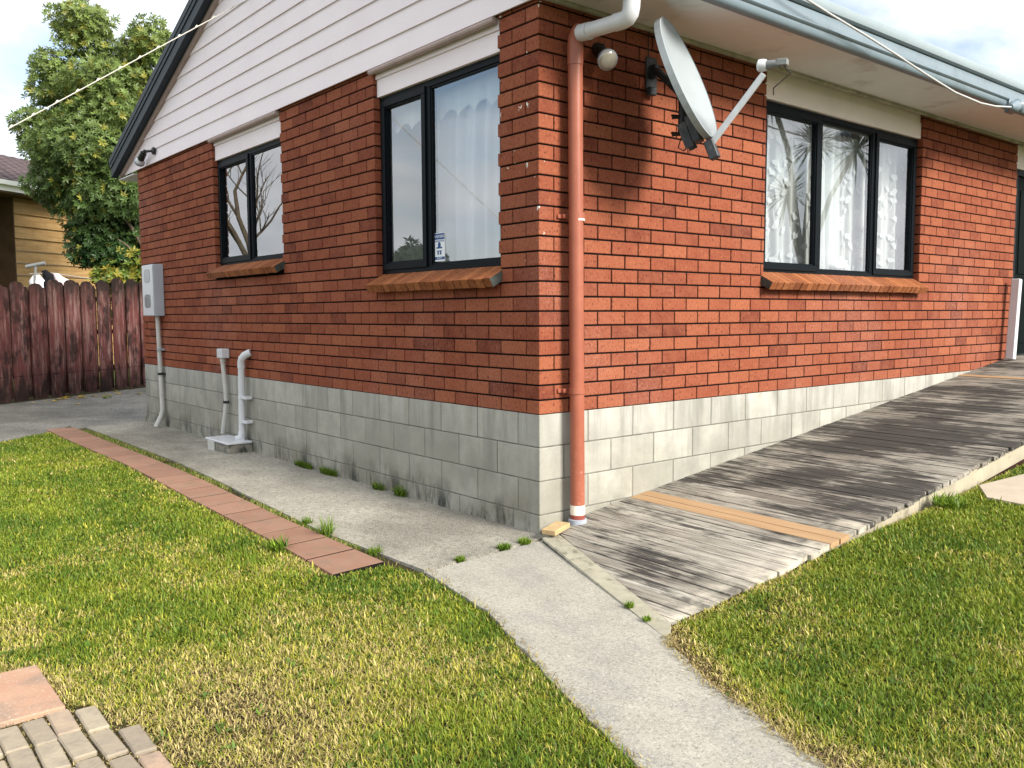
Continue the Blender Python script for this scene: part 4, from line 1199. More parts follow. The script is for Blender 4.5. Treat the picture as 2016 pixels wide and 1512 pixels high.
# ------------------------------------------------------------------ ramp
ramp = thing('wooden_ramp', 'weathered grey timber ramp along the front wall stained black with mould', 'ramp', (0, -.7, 0))
def rz(x, y=0): return max(-0.006 + 0.02 * x, 0.026 + 0.1175 * min(x, 6.75))
NL0, NL1 = (0.047, -.10), (-.572, -1.56)
P_ = 0.0905
i = -16
while True:
    xa = 0.767 + (i) * P_      # edge at the wall
    if xa > 8.6: break
    wdt = P_ - random.uniform(.0055, .0085)
    ov = -1.425 + random.uniform(-.012, .012)
    sk = -0.05 + random.uniform(-.004, .004)
    poly = [(xa, -.006), (xa + sk, ov), (xa + sk + wdt, ov), (xa + wdt, -.006)]
    poly = clip_poly(poly, NL1, NL0) if False else clip_poly([*poly], NL0, NL1)
    if len(poly) >= 3:
        # recess round the downpipe collar
        dz = random.uniform(-.0025, .0025)
        new = i in (0, 1) or i == 52
        q = MB(); q.tone = min(1, max(0, random.gauss(.5, .26)))
        splits = [poly]
        if not new and i > 3 and random.random() < .45:
            ys_ = random.choice((-.45, -.95)) + random.uniform(-.04, .04)
            splits = [clip_poly(poly, (-5, ys_ + .0015), (9, ys_ + .0015)), clip_poly(poly, (9, ys_ - .0015), (-5, ys_ - .0015))]
        for sp_ in splits:
            if len(sp_) < 3: continue
            q = MB(); q.tone = min(1, max(0, random.gauss(.5, .26)))
            q.prism(sp_, (lambda x, y, dz=dz: rz(x) + dz), .028)
            o = q.build('deck_board', MAT['newpine'] if new else MAT['deck'], ramp)
            if new: o['label'] = 'new orange pine deck board'
    i += 1
# joists under the boards
q = MB(); q.prism([(-.30, -1.33), (8.5, -1.33), (8.5, -1.38), (-.33, -1.38)], lambda x, y: rz(x) - .031, .10); q.build('joist', MAT['rail'], ramp)
q = MB(); q.prism([(0.30, -.25), (8.5, -.25), (8.5, -.30), (.30, -.30)], lambda x, y: rz(x) - .031, .10); q.build('joist', MAT['rail'], ramp)
# fascia lengths
for xa, xb in ((-.30, 0.98), (0.984, 1.735), (1.739, 4.2), (4.204, 8.5)):
    q = MB(); q.prism([(xa, -1.402), (xa, -1.384), (xb, -1.384), (xb, -1.402)], lambda x, y: rz(x) - .030, .118); q.build('fascia_board', MAT['fascia'], ramp)
# ribbed nosing board across the foot
NA0, NA1, NB0, NB1 = Vector((-.080, -.114)), Vector((.034, -.128)), Vector((-.696, -1.566)), Vector((-.552, -1.452))
q = MB(); W_ = 1.0; nr = 15
prof = []
for j in range(nr):
    w0 = W_ * j / nr; w1 = W_ * (j + .62) / nr; w2 = W_ * (j + .60) / nr; w3 = W_ * (j + .97) / nr; w1 = W_ * (j + .55) / nr
    prof += [(w0, .0), (w1, .0), (w2, -.005), (w3, -.005)]
prof.append((W_, 0))
ns_ = len(prof)
vs = []
for P0, P1 in ((NA0, NA1), (NB0, NB1)):
    for w, h in prof:
        p = P0.lerp(P1, w); vs.append((p.x, p.y, .019 + h + .006 * w - (.022 if P0 is NB0 else 0)))
    for w in (W_, 0):
        p = P0.lerp(P1, w); vs.append((p.x, p.y, .004 - (.024 if P0 is NB0 else 0)))
m_ = ns_ + 2
fs = [(i_, (i_ + 1) % m_, (i_ + 1) % m_ + m_, i_ + m_) for i_ in range(m_)] + [list(range(m_))[::-1], list(range(m_, 2 * m_))]
q.add(vs, fs); q.build('nosing_board', MAT['nosing'], ramp)
rebase(ramp)
q = MB(); oc = Vector((.025, -.128)); ang = math.atan2(-.028, .176) + .31
q.cbox(-.088, .088, -.045, .045, 0, .03, .003, Matrix.Translation((0.025, -.115, .042)) @ Matrix.Rotation(rad(18), 4, 'Z') @ Matrix.Rotation(rad(-4), 4, 'Y'))
tag(q.build('timber_offcut', MAT['offcut']), 'short yellow pine offcut lying at the foot of the downpipe', 'timber')

# ------------------------------------------------------------------ pavers
ed = thing('paver_edging', 'single row of square terracotta pavers along the side path', 'edging', (-1.07, 3.5, 0))
def at(line, y):
    for (x0, y0), (x1, y1) in zip(line[:-1], line[1:]):
        if y0 <= y <= y1: return x0 + (x1 - x0) * (y - y0) / (y1 - y0)
    return line[0][0] if y < line[0][1] else line[-1][0]
y = 0.09; i = 0
while y < 7.05:
    ln_ = random.uniform(.318, .335)
    y2 = y + ln_ - random.uniform(.016, .023)
    sk = .03
    poly = [(at(EDG_OUT, y), y), (at(EDG_IN, y + sk), y + sk), (at(EDG_IN, y2 + sk), y2 + sk), (at(EDG_OUT, y2), y2)]
    q = MB(); q.tone = random.random(); dz = random.uniform(-.0005, .002); tl = random.uniform(-.004, .004)
    q.prism(poly, lambda x, yy: .002 + dz + tl * (x + 1.07), .045)
    q.build('paver', MAT['paver'], ed)
    y += ln_; i += 1
q = MB(); q.prism([(x - .0 + .004, yy) for x, yy in EDG_OUT] + [(x - .004, yy) for x, yy in EDG_IN[::-1]], -.0005, .03); q.build('bedding', MAT['mortar'], ed)
rebase(ed)
pt = thing('paved_patch', 'corner of old paving with one peach slab and small square cobbles in the grass', 'paving', (-2.8, -.7, 0))
q = MB(); q.cbox(-3.09, -2.672, -.645, -.197, -.05, -.002, .004); q.build('slab', MAT['slab'], pt)
rects = [(-3.5, -2.672, -.645, -.197)]
cob = {0: [(-2.95, -.69), (-2.888, -.70), (-2.812, -.685), (-2.740, -.662), (-2.648, -.70), (-2.585, -.70)]}
cols_ = [(-3.03, -2.962, .0), (-2.957, -2.887, -.01), (-2.882, -2.816, .0), (-2.808, -2.742, .012), (-2.736, -2.668, .03), (-2.657, -2.592, -.01), (-2.585, -2.52, -.05)]
for ci, (xa, xb, o0) in enumerate(cols_):
    yy = -.672 + o0
    for r_ in range(4):
        h_ = random.uniform(.188, .205)
        if not (ci == 6 and r_ in (0,)) :
            q = MB(); q.tone = random.random(); dz = random.uniform(-.016, -.004); j = random.uniform(-.003, .003)
            M4 = Matrix.Translation(((xa + xb) / 2 + j, yy - h_ / 2, dz)) @ Matrix.Rotation(random.uniform(-.03, .03), 4, 'Z') @ Matrix.Rotation(random.uniform(-.02, .02), 4, 'Y')
            q.cbox(-(xb - xa) / 2, (xb - xa) / 2, -h_ / 2 + .006, h_ / 2 - .006, -.05, .0, .005, M4)
            q.build('cobble', MAT['cobble'], pt); rects.append((xa + .004, xb - .004, yy - h_ + .008, yy - .008))
        yy -= h_ + .006
rebase(pt)
ss = MB(); zs = .155
ss.prism([(2.34, -1.49), (2.08, -1.64), (2.04, -1.86), (2.3, -2.1), (2.8, -2.0), (2.9, -1.6)], lambda x, y: .212 + .06 * (x - 2.3), .05)
tag(ss.build('stepping_stone', MAT['stone']), 'flat beige stepping stone in the grass beside the ramp edge', 'stone')

# ------------------------------------------------------------------ fence
FD = Vector((0.82824, 0.56037, 0)); FO = Vector((-1.0383, 10.8423, 0)); FN = Vector((FD.y, -FD.x, 0))
fence = thing('paling_fence', 'tall faded maroon timber paling fence with dark mouldy top and foot', 'fence', tuple(FO))
def fbox(s0, s1, n0, n1, z0, z1, mat, name, arch=False, tone=.5):
    q = MB(); q.tone = tone
    P = lambda s, n, z_: tuple(FO + FD * s + FN * n + Vector((0, 0, z_)))
    w = s1 - s0
    out_ = [(s0, z0), (s1, z0)]
    if arch: out_ += [(s1, z1 - .07), (s1 - .012, z1 - .045), (s1 - w * .22, z1 - .01), (s0 + w * .5, z1), (s0 + w * .22, z1 - .01), (s0 + .012, z1 - .045), (s0, z1 - .07)]
    else: out_ += [(s1, z1), (s0, z1)]
    n = len(out_)
    vs = [P(s, n1, z_) for s, z_ in out_] + [P(s, n0, z_) for s, z_ in out_]
    q.add(vs, [list(range(n)), list(range(2 * n - 1, n - 1, -1))] + [(i, (i + 1) % n, (i + 1) % n + n, i + n) for i in range(n)])
    return q.build(name, mat, fence)
s = -2.2
while s < 4.4:
    zt = 1.80 + .055 * s + random.uniform(-.03, .03)
    wd = .245 + random.uniform(-.012, .012); tn = random.random()
    fbox(s, s + wd, .03, .052, .40, zt, MAT['paling'], 'paling', True, tn)
    fbox(s + .003, s + wd - .003, .028, .052, .02 + random.uniform(0, .03), .392, MAT['paling'], 'short_paling', False, tn)
    c0 = s + wd - .035
    fbox(c0, c0 + .172, -.028, -.006, .06, zt - .05 + random.uniform(-.03, .02), MAT['paling'], 'rear_paling', True, random.random())
    s += .348
for zr in (.36, 1.0, 1.55):
    fbox(-2.4, 4.5, -.075, -.0285, zr, zr + .07, MAT['rail'], 'rail')
rebase(fence)

# ------------------------------------------------------------------ neighbour
nh_ = thing('neighbour_house', 'honey timber house with brown tiled roof and white gutter behind the fence', 'house', (.63, 18.6, 0))
HC = Vector((.60, 18.66, 0)); HD = Vector((.84, .5426, 0)).normalized(); HN = Vector((HD.y, -HD.x, 0))
def hp(s, n, z_): return tuple(HC + HD * s + HN * n + Vector((0, 0, z_)))
def hbox(s0, s1, n0, n1, z0, z1, mat, name):
    vs = [hp(s_, n, z_) for s_ in (s0, s1) for n in (n0, n1) for z_ in (z0, z1)]
    return MB().add(vs, [(0, 1, 3, 2), (4, 6, 7, 5), (0, 4, 5, 1), (2, 3, 7, 6), (0, 2, 6, 4), (1, 5, 7, 3)]).build(name, mat, nh_)
z = 0.05
while z < 3.95:
    h = min(.272, 3.98 - z)
    vs = [hp(s_, n, z_) for s_ in (0, 8) for n, z_ in ((.055, z), (.008, z + h), (-.02, z + h), (-.02, z))]
    MB().add(vs, [(0, 4, 5, 1), (1, 5, 6, 2), (2, 6, 7, 3), (3, 7, 4, 0), (0, 1, 2, 3), (7, 6, 5, 4)]).build('weatherboard', MAT['honey'], nh_)
    vs = [hp(s_, n, z_) for s_ in (-1.9, -.03) for n, z_ in ((-1.165, z), (-1.188, z + h), (-1.22, z + h), (-1.22, z))]
    MB().add(vs, [(0, 4, 5, 1), (1, 5, 6, 2), (2, 6, 7, 3), (3, 7, 4, 0), (0, 1, 2, 3), (7, 6, 5, 4)]).build('weatherboard', MAT['honey'], nh_)
    z += .275
hbox(-.03, -.001, -1.2, .06, 0, 3.98, MAT['darkwood'], 'corner_board')  # side of the recess; its deep shade is put into the dark board colour
hbox(-2.0, -1.9, -1.2, -1.1, 0, 3.98, MAT['darkwood'], 'corner_board')
hbox(-2.5, 8.3, -1.3, .52, 3.98, 4.02, MAT['darkwood'], 'soffit')
hbox(-2.5, 8.3, .50, .53, 4.02, 4.17, MAT['whitepaint'], 'fascia')
hbox(-2.5, 8.3, .531, .63, 4.14, 4.24, MAT['whitepaint'], 'gutter')
# tiled roof
q = MB()
vs = [hp(s_, n, z_) for s_ in (-2.5, 8.3) for n, z_ in ((.58, 4.20), (-3.2, 5.55), (-7, 4.2))]
q.add(vs, [(0, 3, 4, 1), (1, 4, 5, 2)]); q.build('roof', MAT['tile'], nh_)
q = MB(); rs_ = (5.55 - 4.2) / 3.78
for r_ in range(12):
    n0 = .60 - r_ * .30; z0_ = 4.21 + r_ * .30 * rs_
    s_ = -2.5 + (r_ % 2) * .15
    while s_ < 4.0:
        q.tone = random.random()
        w = .29; pts = []
        for kx in range(5):
            sx = s_ + w * kx / 4; bump_ = .035 * math.sin(PI * kx / 4)
            pts.append((sx, bump_))
        vs = [hp(sx, n0, z0_ + .035 + bb) for sx, bb in pts] + [hp(sx, n0 - .31, z0_ + .31 * rs_ + .012 + bb) for sx, bb in pts] + [hp(sx, n0, z0_) for sx, bb in pts]
        q.add(vs, [(i_, i_ + 1, i_ + 6, i_ + 5) for i_ in range(4)] + [(i_ + 10, i_ + 11, i_ + 1, i_) for i_ in range(4)])
        s_ += .30
q.build('roof_tiles', MAT['tile'], nh_, kind='stuff')
rebase(nh_)

# ------------------------------------------------------------------ trees
def leaf_cloud(blobs, n, leaf_l, leaf_w, colf, whorl=6, inner=.35, up=.35):
    V = []; F = []; Cc = []
    tot = sum(b_[3] ** 2 for b_ in blobs)
    for bi, (bx_, by_, bz_, br) in enumerate(blobs):
        m = int(n * br * br / tot)
        d = rng.normal(size=(m, 3)); d /= np.linalg.norm(d, axis=1)[:, None]
        rr = br * (1 - (1 - inner) * rng.random(m) ** 1.8)
        # lumpy surface: clumps
        ph = np.sin(d[:, 0] * 5.1 + bi) * np.cos(d[:, 1] * 4.3 + bi * 2) + np.sin(d[:, 2] * 6.1 + bi * 1.3)
        rr *= 1 + .13 * ph
        c = np.array((bx_, by_, bz_)) + d * rr[:, None] * np.array((1, 1, .95))
        for i_ in range(m):
            ax = d[i_] + rng.normal(size=3) * .5 + np.array((0, 0, up)); ax /= np.linalg.norm(ax)
            t1 = np.cross(ax, (0.3, .5, .81)); t1 /= np.linalg.norm(t1); t2 = np.cross(ax, t1)
            col = colf(c[i_], d[i_], rr[i_] / br)
            k0 = rng.random() * 6
            for w in range(whorl):
                a = k0 + 2 * PI * w / whorl
                dirn = (t1 * math.cos(a) + t2 * math.sin(a)) * .8 + ax * .45
                dirn /= np.linalg.norm(dirn)
                sd_ = np.cross(dirn, ax); sd_ /= np.linalg.norm(sd_) + 1e-9
                l_ = leaf_l * rng.uniform(.7, 1.2); w_ = leaf_w * rng.uniform(.8, 1.2)
                p0 = c[i_]; b0 = len(V)
                V += [p0, p0 + dirn * l_ * .5 + sd_ * w_ - ax * .01, p0 + dirn * l_ - ax * l_ * .12, p0 + dirn * l_ * .5 - sd_ * w_ - ax * .01]
                F += [(b0, b0 + 1, b0 + 2), (b0, b0 + 2, b0 + 3)]
                cj = col * rng.uniform(.8, 1.2)
                Cc += [cj] * 4
    return np.array(V), np.array(F), np.array(Cc)

TB = [(1.09, 14.42, 6.72, .56), (2.07, 13.57, 6.38, .50), (1.69, 14.24, 5.99, .57), (.72, 14.63, 5.67, .62), (1.27, 13.59, 5.23, .81), (.45, 14.76, 4.80, .56), (.87, 13.56, 4.26, .88), (.60, 14.27, 3.80, .64), (1.26, 13.3, 3.63, .78), (1.64, 13.46, 4.34, .67), (1.02, 13.72, 3.05, .62), (1.57, 13.89, 2.98, .50), (1.22, 13.61, 2.45, .46), (1.0, 14.0, 2.6, .5), (1.55, 13.7, 2.6, .5), (2.1, 14.3, 5.2, .8), (1.9, 14.5, 4.2, .7)]
TB = [(x + .12, y_, z_ + .03, r_) for x, y_, z_, r_ in TB]
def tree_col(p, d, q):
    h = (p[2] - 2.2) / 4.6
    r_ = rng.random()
    base = np.array((.020, .060, .018)) * (1 - max(0, min(1, h)) ** .8) + np.array((.175, .235, .062)) * max(0, min(1, h)) ** .8  # crown's own shade and sunlit top put into leaf colour by height
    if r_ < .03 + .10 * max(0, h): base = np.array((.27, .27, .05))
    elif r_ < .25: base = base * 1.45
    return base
tree = thing('evergreen_tree', 'tall bushy evergreen tree with light yellow green top behind the fence', 'tree', (2.1, 14.3, 0))
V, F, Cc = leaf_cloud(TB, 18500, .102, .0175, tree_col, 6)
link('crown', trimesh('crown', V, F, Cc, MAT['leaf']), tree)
q = MB()
def limb(pts, r0, r1):
    n = len(pts); q.tube(pts, [r0 + (r1 - r0) * i / (n - 1) for i in range(n)], 8)
limb([(2.10, 14.0, -.1), (2.06, 13.9, 1.3), (2.0, 13.74, 2.1), (1.87, 13.87, 2.69), (1.67, 14.08, 3.2), (1.43, 14.39, 4.3), (1.22, 14.74, 5.92)], .10, .02)
limb([(2.0, 13.78, 2.2), (1.8, 13.9, 3.46), (1.91, 13.94, 4.92), (2.19, 13.85, 6.28)], .06, .015)
limb([(2.02, 13.72, 2.0), (1.80, 13.2, 2.55), (1.58, 13.2, 2.95), (1.40, 13.35, 3.25), (1.14, 13.76, 3.4)], .05, .012)
limb([(1.95, 13.74, 2.3), (1.85, 13.3, 2.9), (1.75, 13.2, 3.6), (1.7, 13.3, 4.4)], .04, .01)
limb([(2.02, 13.74, 1.9), (1.75, 13.2, 2.35), (1.5, 13.2, 2.6), (1.3, 13.3, 2.75)], .035, .01)
q.build('trunk', MAT['bark'], tree, smooth=True)
rebase(tree)
sh = thing('yellowing_shrub', 'low shrub with yellow green leaves behind the fence under the evergreen tree', 'shrub', (1.6, 13.4, 0))
def sh_col(p, d, q_):
    return np.array((.30, .26, .04)) if rng.random() < .3 else np.array((.13, .19, .035)) * rng.uniform(.7, 1.3)
V, F, Cc = leaf_cloud([(1.62, 13.45, 2.30, .36), (1.85, 13.35, 2.15, .34), (1.35, 13.3, 2.05, .30), (1.1, 13.4, 2.02, .18), (1.7, 13.4, 1.5, .5)], 1100, .12, .024, sh_col, 5)
link('crown', trimesh('crown', V, F, Cc, MAT['leaf']), sh)
q = MB(); q.tube([(1.65, 13.5, -.1), (1.66, 13.46, 1.0), (1.62, 13.42, 2.2)], [.04, .03, .01], 6); q.build('trunk', MAT['bark'], sh)
rebase(sh)

# bare tree on the drive side (shows only as a reflection in the smaller side window)
bt = thing('bare_tree', 'leafless branching tree mirrored in the smaller side window', 'tree', (-4.95, 15.8, 0))
q = MB()
def grow(p, d, l, r, lev):
    pts = [p]; cur = p
    for i_ in range(3):
        d = (d + Vector((random.uniform(-.25, .25), random.uniform(-.25, .25), random.uniform(-.05, .2)))).normalized()
        cur = cur + d * l / 3; pts.append(cur)
    q.tube(pts, [r, r * .85, r * .7, r * .55], 5 if lev > 1 else 7)
    if lev < 5:
        for _ in range(3 if lev < 4 else 2):
            nd = (d + Vector((random.uniform(-.9, .9), random.uniform(-.9, .9), random.uniform(-.25, .6)))).normalized()
            grow(pts[random.choice((1, 2, 3))], nd, l * random.uniform(.55, .8), r * .5, lev + 1)
random.seed(5)
q.tube([(-4.95, 15.8, -.1), (-4.93, 15.78, 1.4), (-4.90, 15.8, 2.4)], [.12, .10, .09], 7)
for d0, l0 in (((.1, .0, 1), 1.9), ((-.45, .3, .9), 1.6), ((.5, -.3, .8), 1.5)):
    grow(Vector((-4.90, 15.8, 2.35)), Vector(d0).normalized(), l0, .075, 1)
q.build('branches', MAT['bark'], bt)
rebase(bt)
random.seed(9)
# broad leafy tree further off, mirrored low in the tall side window
ft = thing('leafy_tree', 'dark leafy tree mirrored low in the tall side window', 'tree', (-24, 38, 0))
V, F, Cc = leaf_cloud([(-24, 38, 4.0, 1.6), (-24.8, 38.4, 3.2, 1.4), (-23.2, 37.6, 3.0, 1.4), (-24, 38, 2.2, 1.6)], 1500, .42, .09, lambda p, d, q_: np.array((.035, .06, .022)), 5)
link('crown', trimesh('crown', V, F, Cc, MAT['leaf']), ft)
q = MB(); q.tube([(-24, 38, -.1), (-24, 38, 3)], [.25, .12], 8); q.build('trunk', MAT['bark'], ft)
rebase(ft)
# cabbage tree in the front garden, mirrored in the front window
ct = thing('cabbage_tree', 'spiky cabbage tree mirrored in the front window', 'tree', (10.6, -4.8, 0))
heads = [(10.1, -4.3, 4.12), (12.0, -4.6, 4.3), (11.2, -5.5, 3.5), (9.7, -4.9, 5.0)]
V = []; F = []; Cc = []
for hx, hy, hz in heads:
    for i_ in range(110):
        d = rng.normal(size=3); d[2] = d[2] * .8 + .25; d /= np.linalg.norm(d)
        sd_ = np.cross(d, (0, 0, 1)); sd_ /= np.linalg.norm(sd_) + 1e-9
        l_ = rng.uniform(.5, .75); p0 = np.array((hx, hy, hz)); b0 = len(V)
        mid = p0 + d * l_ * .5; tip = p0 + d * l_ + np.array((0, 0, -.10))
        V += [p0 - sd_ * .012, p0 + sd_ * .012, mid + sd_ * .018, mid - sd_ * .018, tip]
        F += [(b0, b0 + 1, b0 + 2), (b0, b0 + 2, b0 + 3), (b0 + 3, b0 + 2, b0 + 4)]
        Cc += [np.array((.05, .075, .03)) * rng.uniform(.6, 1.4)] * 5
link('crown', trimesh('crown', np.array(V), np.array(F), np.array(Cc), MAT['leaf']), ct)
q = MB(); q.tube([(10.6, -4.8, -.1), (10.55, -4.75, 1.6), (10.4, -4.6, 2.8), (10.1, -4.3, 4.1)], [.10, .085, .06, .05], 8)
for hx, hy, hz in heads[1:]: q.tube([(10.5, -4.7, 2.0), ((10.5 + hx) / 2, (hy - 4.7) / 2, hz - .9), (hx, hy, hz)], [.055, .045, .04], 7)
q.build('trunk', MAT['bark'], ct)
rebase(ct)

# ------------------------------------------------------------------ clothes line
cl = thing('clothes_line', 'grey steel clothes line post with a short top bar behind the fence', 'clothes line', (-.12, 12.73, 0))
q = MB(); q.tube([(-.16, 12.76, -.1), (-.135, 12.74, 1.9), (-.115, 12.73, 2.14)], .022, 8); q.build('post', MAT['oldsteel'], cl)
q = MB(); q.tube([(-.24, 12.82, 2.135), (.01, 12.63, 2.195)], .032, 10); q.build('top_bar', MAT['oldsteel'], cl)
q = MB(); q.tube([(-.2, 12.80, 2.02), (.1, 12.55, 2.03), (.6, 12.15, 1.93)], .004, 5); q.build('wire', MAT['cable'], cl)
rebase(cl)
def cloth(pts, h, mat, name, label):
    vs = []; n = len(pts)
    for i_, (x, y_, z_) in enumerate(pts):
        for j in range(5):
            vs.append((x + .02 * math.sin(j + i_ * 1.3), y_ + .02 * math.cos(j * 1.7 + i_), z_ - h * j / 4))
    fs = [(i_ * 5 + j, (i_ + 1) * 5 + j, (i_ + 1) * 5 + j + 1, i_ * 5 + j + 1) for i_ in range(n - 1) for j in range(4)]
    o = MB().add(vs, fs).build(name, mat, smooth=True)
    md = o.modifiers.new('thick', 'SOLIDIFY'); md.thickness = .006
    tag(o, label, 'laundry', 'washing on the clothes line')
cloth([(-.21, 12.79, 1.90), (-.17, 12.77, 1.99), (-.08, 12.70, 2.0), (.03, 12.62, 1.86)], .5, MAT['cloth_w'], 'white_garment', 'white garment hung on the line beside the steel post')
cloth([(-.04, 12.66, 2.06), (.0, 12.62, 2.085), (.06, 12.57, 2.03), (.12, 12.52, 2.0), (.125, 12.52, 1.9)], .45, MAT['cloth_b'], 'black_garment', 'black garment hung on the line between two pale ones')
cloth([(.10, 12.54, 2.03), (.16, 12.48, 2.02), (.22, 12.43, 1.96), (.33, 12.34, 1.90)], .5, MAT['cloth_p'], 'pale_garment', 'pale pink garment hung on the line farthest from the post')

# ------------------------------------------------------------------ grass
left_poly = [(-1.18, 7.02)] + EDG_OUT[::-1] + [(-1.0, .07), (-.93, -.15)] + PATH_L[1:] + [(-1.95, -4.2), (-6.5, -4.2), (-6.5, 3.1), (-3.2, 5.15), (-1.74, 6.5)]
right_poly = PATH_R + [(-1.2, -4.2), (5.2, -4.2), (5.2, -1.43), (-.50, -1.435), (-.555, -1.455), (-.68, -1.56)]
pav_poly = [(-3.5, -.195), (-2.67, -.195), (-2.668, -.64), (-2.60, -.66), (-2.585, -.86), (-2.54, -.90), (-2.535, -1.6), (-3.5, -1.6)]
pav_holes = [[(a, c), (b_, c), (b_, d), (a, d)] for a, b_, c, d in rects]
stone_poly = [(2.34, -1.49), (2.08, -1.64), (2.04, -1.86), (2.3, -2.1), (2.8, -2.0), (2.9, -1.6)]
gap_poly = EDG_IN[:-1] + [(-.76, 7.1)] + STRIP_OUT[::-1]

def in_view(x, y, z, mg=140):
    dx_ = x - CAM_P.x; dy_ = y - CAM_P.y; dz_ = z - CAM_P.z
    w = dx_ * CAM_F.x + dy_ * CAM_F.y + dz_ * CAM_F.z
    u = 1008 + FPX * (dx_ * CAM_R.x + dy_ * CAM_R.y + dz_ * CAM_R.z) / np.maximum(w, .05)
    v = 756 - FPX * (dx_ * CAM_U.x + dy_ * CAM_U.y + dz_ * CAM_U.z) / np.maximum(w, .05)
    return (w > .4) & (u > -mg - 400 / np.maximum(w, .3)) & (u < 2016 + mg + 400 / np.maximum(w, .3)) & (v < 1512 + mg + 300 / np.maximum(w, .3)), w

def blades(x, y, z, length, width, lean, col):
    n = len(x)
    yaw = rng.random(n) * 2 * PI
    dxy = np.stack([np.cos(yaw), np.sin(yaw)], 1)
    perp = np.stack([-np.sin(yaw), np.cos(yaw)], 1)
    # mid and tip: lean grows along the blade
    l1 = length * .5; a1 = lean * .7; a2 = lean * 1.25
    base = np.stack([x, y, z], 1)
    mid = base + np.concatenate([dxy * (l1 * np.sin(a1))[:, None], (l1 * np.cos(a1))[:, None]], 1)
    tip = mid + np.concatenate([dxy * (l1 * np.sin(a2))[:, None], (l1 * np.cos(a2))[:, None]], 1)
    p3 = np.concatenate([perp, np.zeros((n, 1))], 1) * (width * .5)[:, None]
    V = np.stack([base - p3, base + p3, mid + p3 * .85, mid - p3 * .85, tip], 1).reshape(-1, 3)
    i0 = np.arange(n)[:, None] * 5
    F = np.concatenate([i0 + np.array([[0, 1, 2]]), i0 + np.array([[0, 2, 3]]), i0 + np.array([[3, 2, 4]])], 0)
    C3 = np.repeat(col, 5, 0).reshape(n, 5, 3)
    C3[:, 0:2] *= .75  # blade feet darkened: shade low in the turf put into the colour
    return V, F, C3.reshape(-1, 3)

G1 = np.array((.075, .150, .011)); G2 = np.array((.235, .295, .024)); G3 = np.array((.44, .42, .055)); ST = np.array((.62, .51, .20)); BR = np.array((.20, .13, .07))
def lawn_blades(poly, holes, xr, yr, dens0, side):
    out_ = []
    area = (xr[1] - xr[0]) * (yr[1] - yr[0])
    n = int(area * dens0)
    x = rng.uniform(*xr, n); y = rng.uniform(*yr, n)
    ok = inside(poly, x, y)
    for h in holes: ok &= ~inside(h, x, y)
    x = x[ok]; y = y[ok]; z = gz(x, y)
    iv, w = in_view(x, y, z); x, y, z, w = x[iv], y[iv], z[iv], w[iv]
    keep = rng.random(len(x)) < np.clip((3.0 / w) ** 1.05, .10, 1)
    x, y, z, w = x[keep], y[keep], z[keep], w[keep]
    n = len(x)
    dry = fbm(x, y, 2.3, 11) * .9 + fbm(x, y, 7.0, 15) * .45 - .68
    if side == 'L':
        # worn, yellow turf round the paving and towards the path
        dry += .55 * np.exp(-(((x + 2.15) / .50) ** 2 + ((y + 1.15) / .55) ** 2)) + .38 * np.exp(-(((x + 1.75) / .35) ** 2 + ((y + .55) / .5) ** 2))
        dry += .40 * np.exp(-(((x + 2.85) / .3) ** 2 + ((y - .12) / .3) ** 2))
        dry += .5 * np.clip(1 - edge_dist(pav_poly, x, y) / .14, 0, 1) + .9 * inside(pav_poly, x, y)
        dry += .33 * np.clip(1 - edge_dist(EDG_OUT, x, y, False) / .16, 0, 1) * (fbm(x, y, 3, 31) > .45)
        dry -= .10 * np.clip((y - .5) / 2, 0, 1)
        dry -= .03
    else:
        dpth = edge_dist(PATH_R, x, y, False)
        dry += 1.15 * np.clip(1 - dpth / (.11 + .16 * fbm(x, y, 2.5, 41)), 0, 1)
        dry += .45 * np.clip(1 - np.abs(y + 1.43) / .12, 0, 1)
        dry -= .10
    bare = ((dry > .62) & (rng.random(n) < .18)) | ((inside(pav_poly, x, y) if side == 'L' else False) & (rng.random(n) < .5))
    x, y, z, w, dry = [a[~bare] for a in (x, y, z, w, dry)]
    n = len(x); r_ = rng.random(n)
    t = np.clip(.48 + (fbm(x, y, 3.1, 51) - .5) * 1.5 + rng.normal(size=n) * .30, 0, 1)[:, None]
    col = G1 * (1 - t) + G2 * t
    yel = (r_ < np.clip(.20 + dry * 1.1, .07, .62))[:, None]
    col = np.where(yel, G3 * rng.uniform(.7, 1.15, (n, 1)), col)
    straw = (rng.random(n) < np.clip(.03 + dry * 1.05, .03, .90))[:, None]
    col = np.where(straw, ST * rng.uniform(.55, 1.1, (n, 1)), col)
    brn = (rng.random(n) < np.clip((dry - .45) * .6, 0, .3) * (1.0 if side == 'L' else 1.6))[:, None]
    col = np.where(brn, BR * rng.uniform(.5, 1.4, (n, 1)), col)
    wid = rng.uniform(.0024, .0052, n) * np.clip(w / 3.0, .9, 2.8) ** .85
    inp = inside(pav_poly, x, y) if side == 'L' else np.zeros(n, bool)
    ln_ = rng.uniform(.012, .036, n) * np.where(inp, .55, 1) * (1 - .35 * np.clip(dry, 0, 1)) * (1 + .35 * (fbm(x, y, 1.7, 61) - .5))
    # a few taller coarse blades
    tall = rng.random(n) < .02
    ln_ = np.where(tall, ln_ * 1.7, ln_); wid = np.where(tall, wid * 1.4, wid)
    lean = rng.uniform(.30, 1.35, n) + .25 * np.clip(dry, 0, 1)
    return blades(x, y, z, ln_, wid, lean, col)
def join(parts):
    V = []; F = []; C3 = []; o_ = 0
    for v, f, c in parts: V.append(v); F.append(f + o_); C3.append(c); o_ += len(v)
    return np.concatenate(V), np.concatenate(F), np.concatenate(C3)
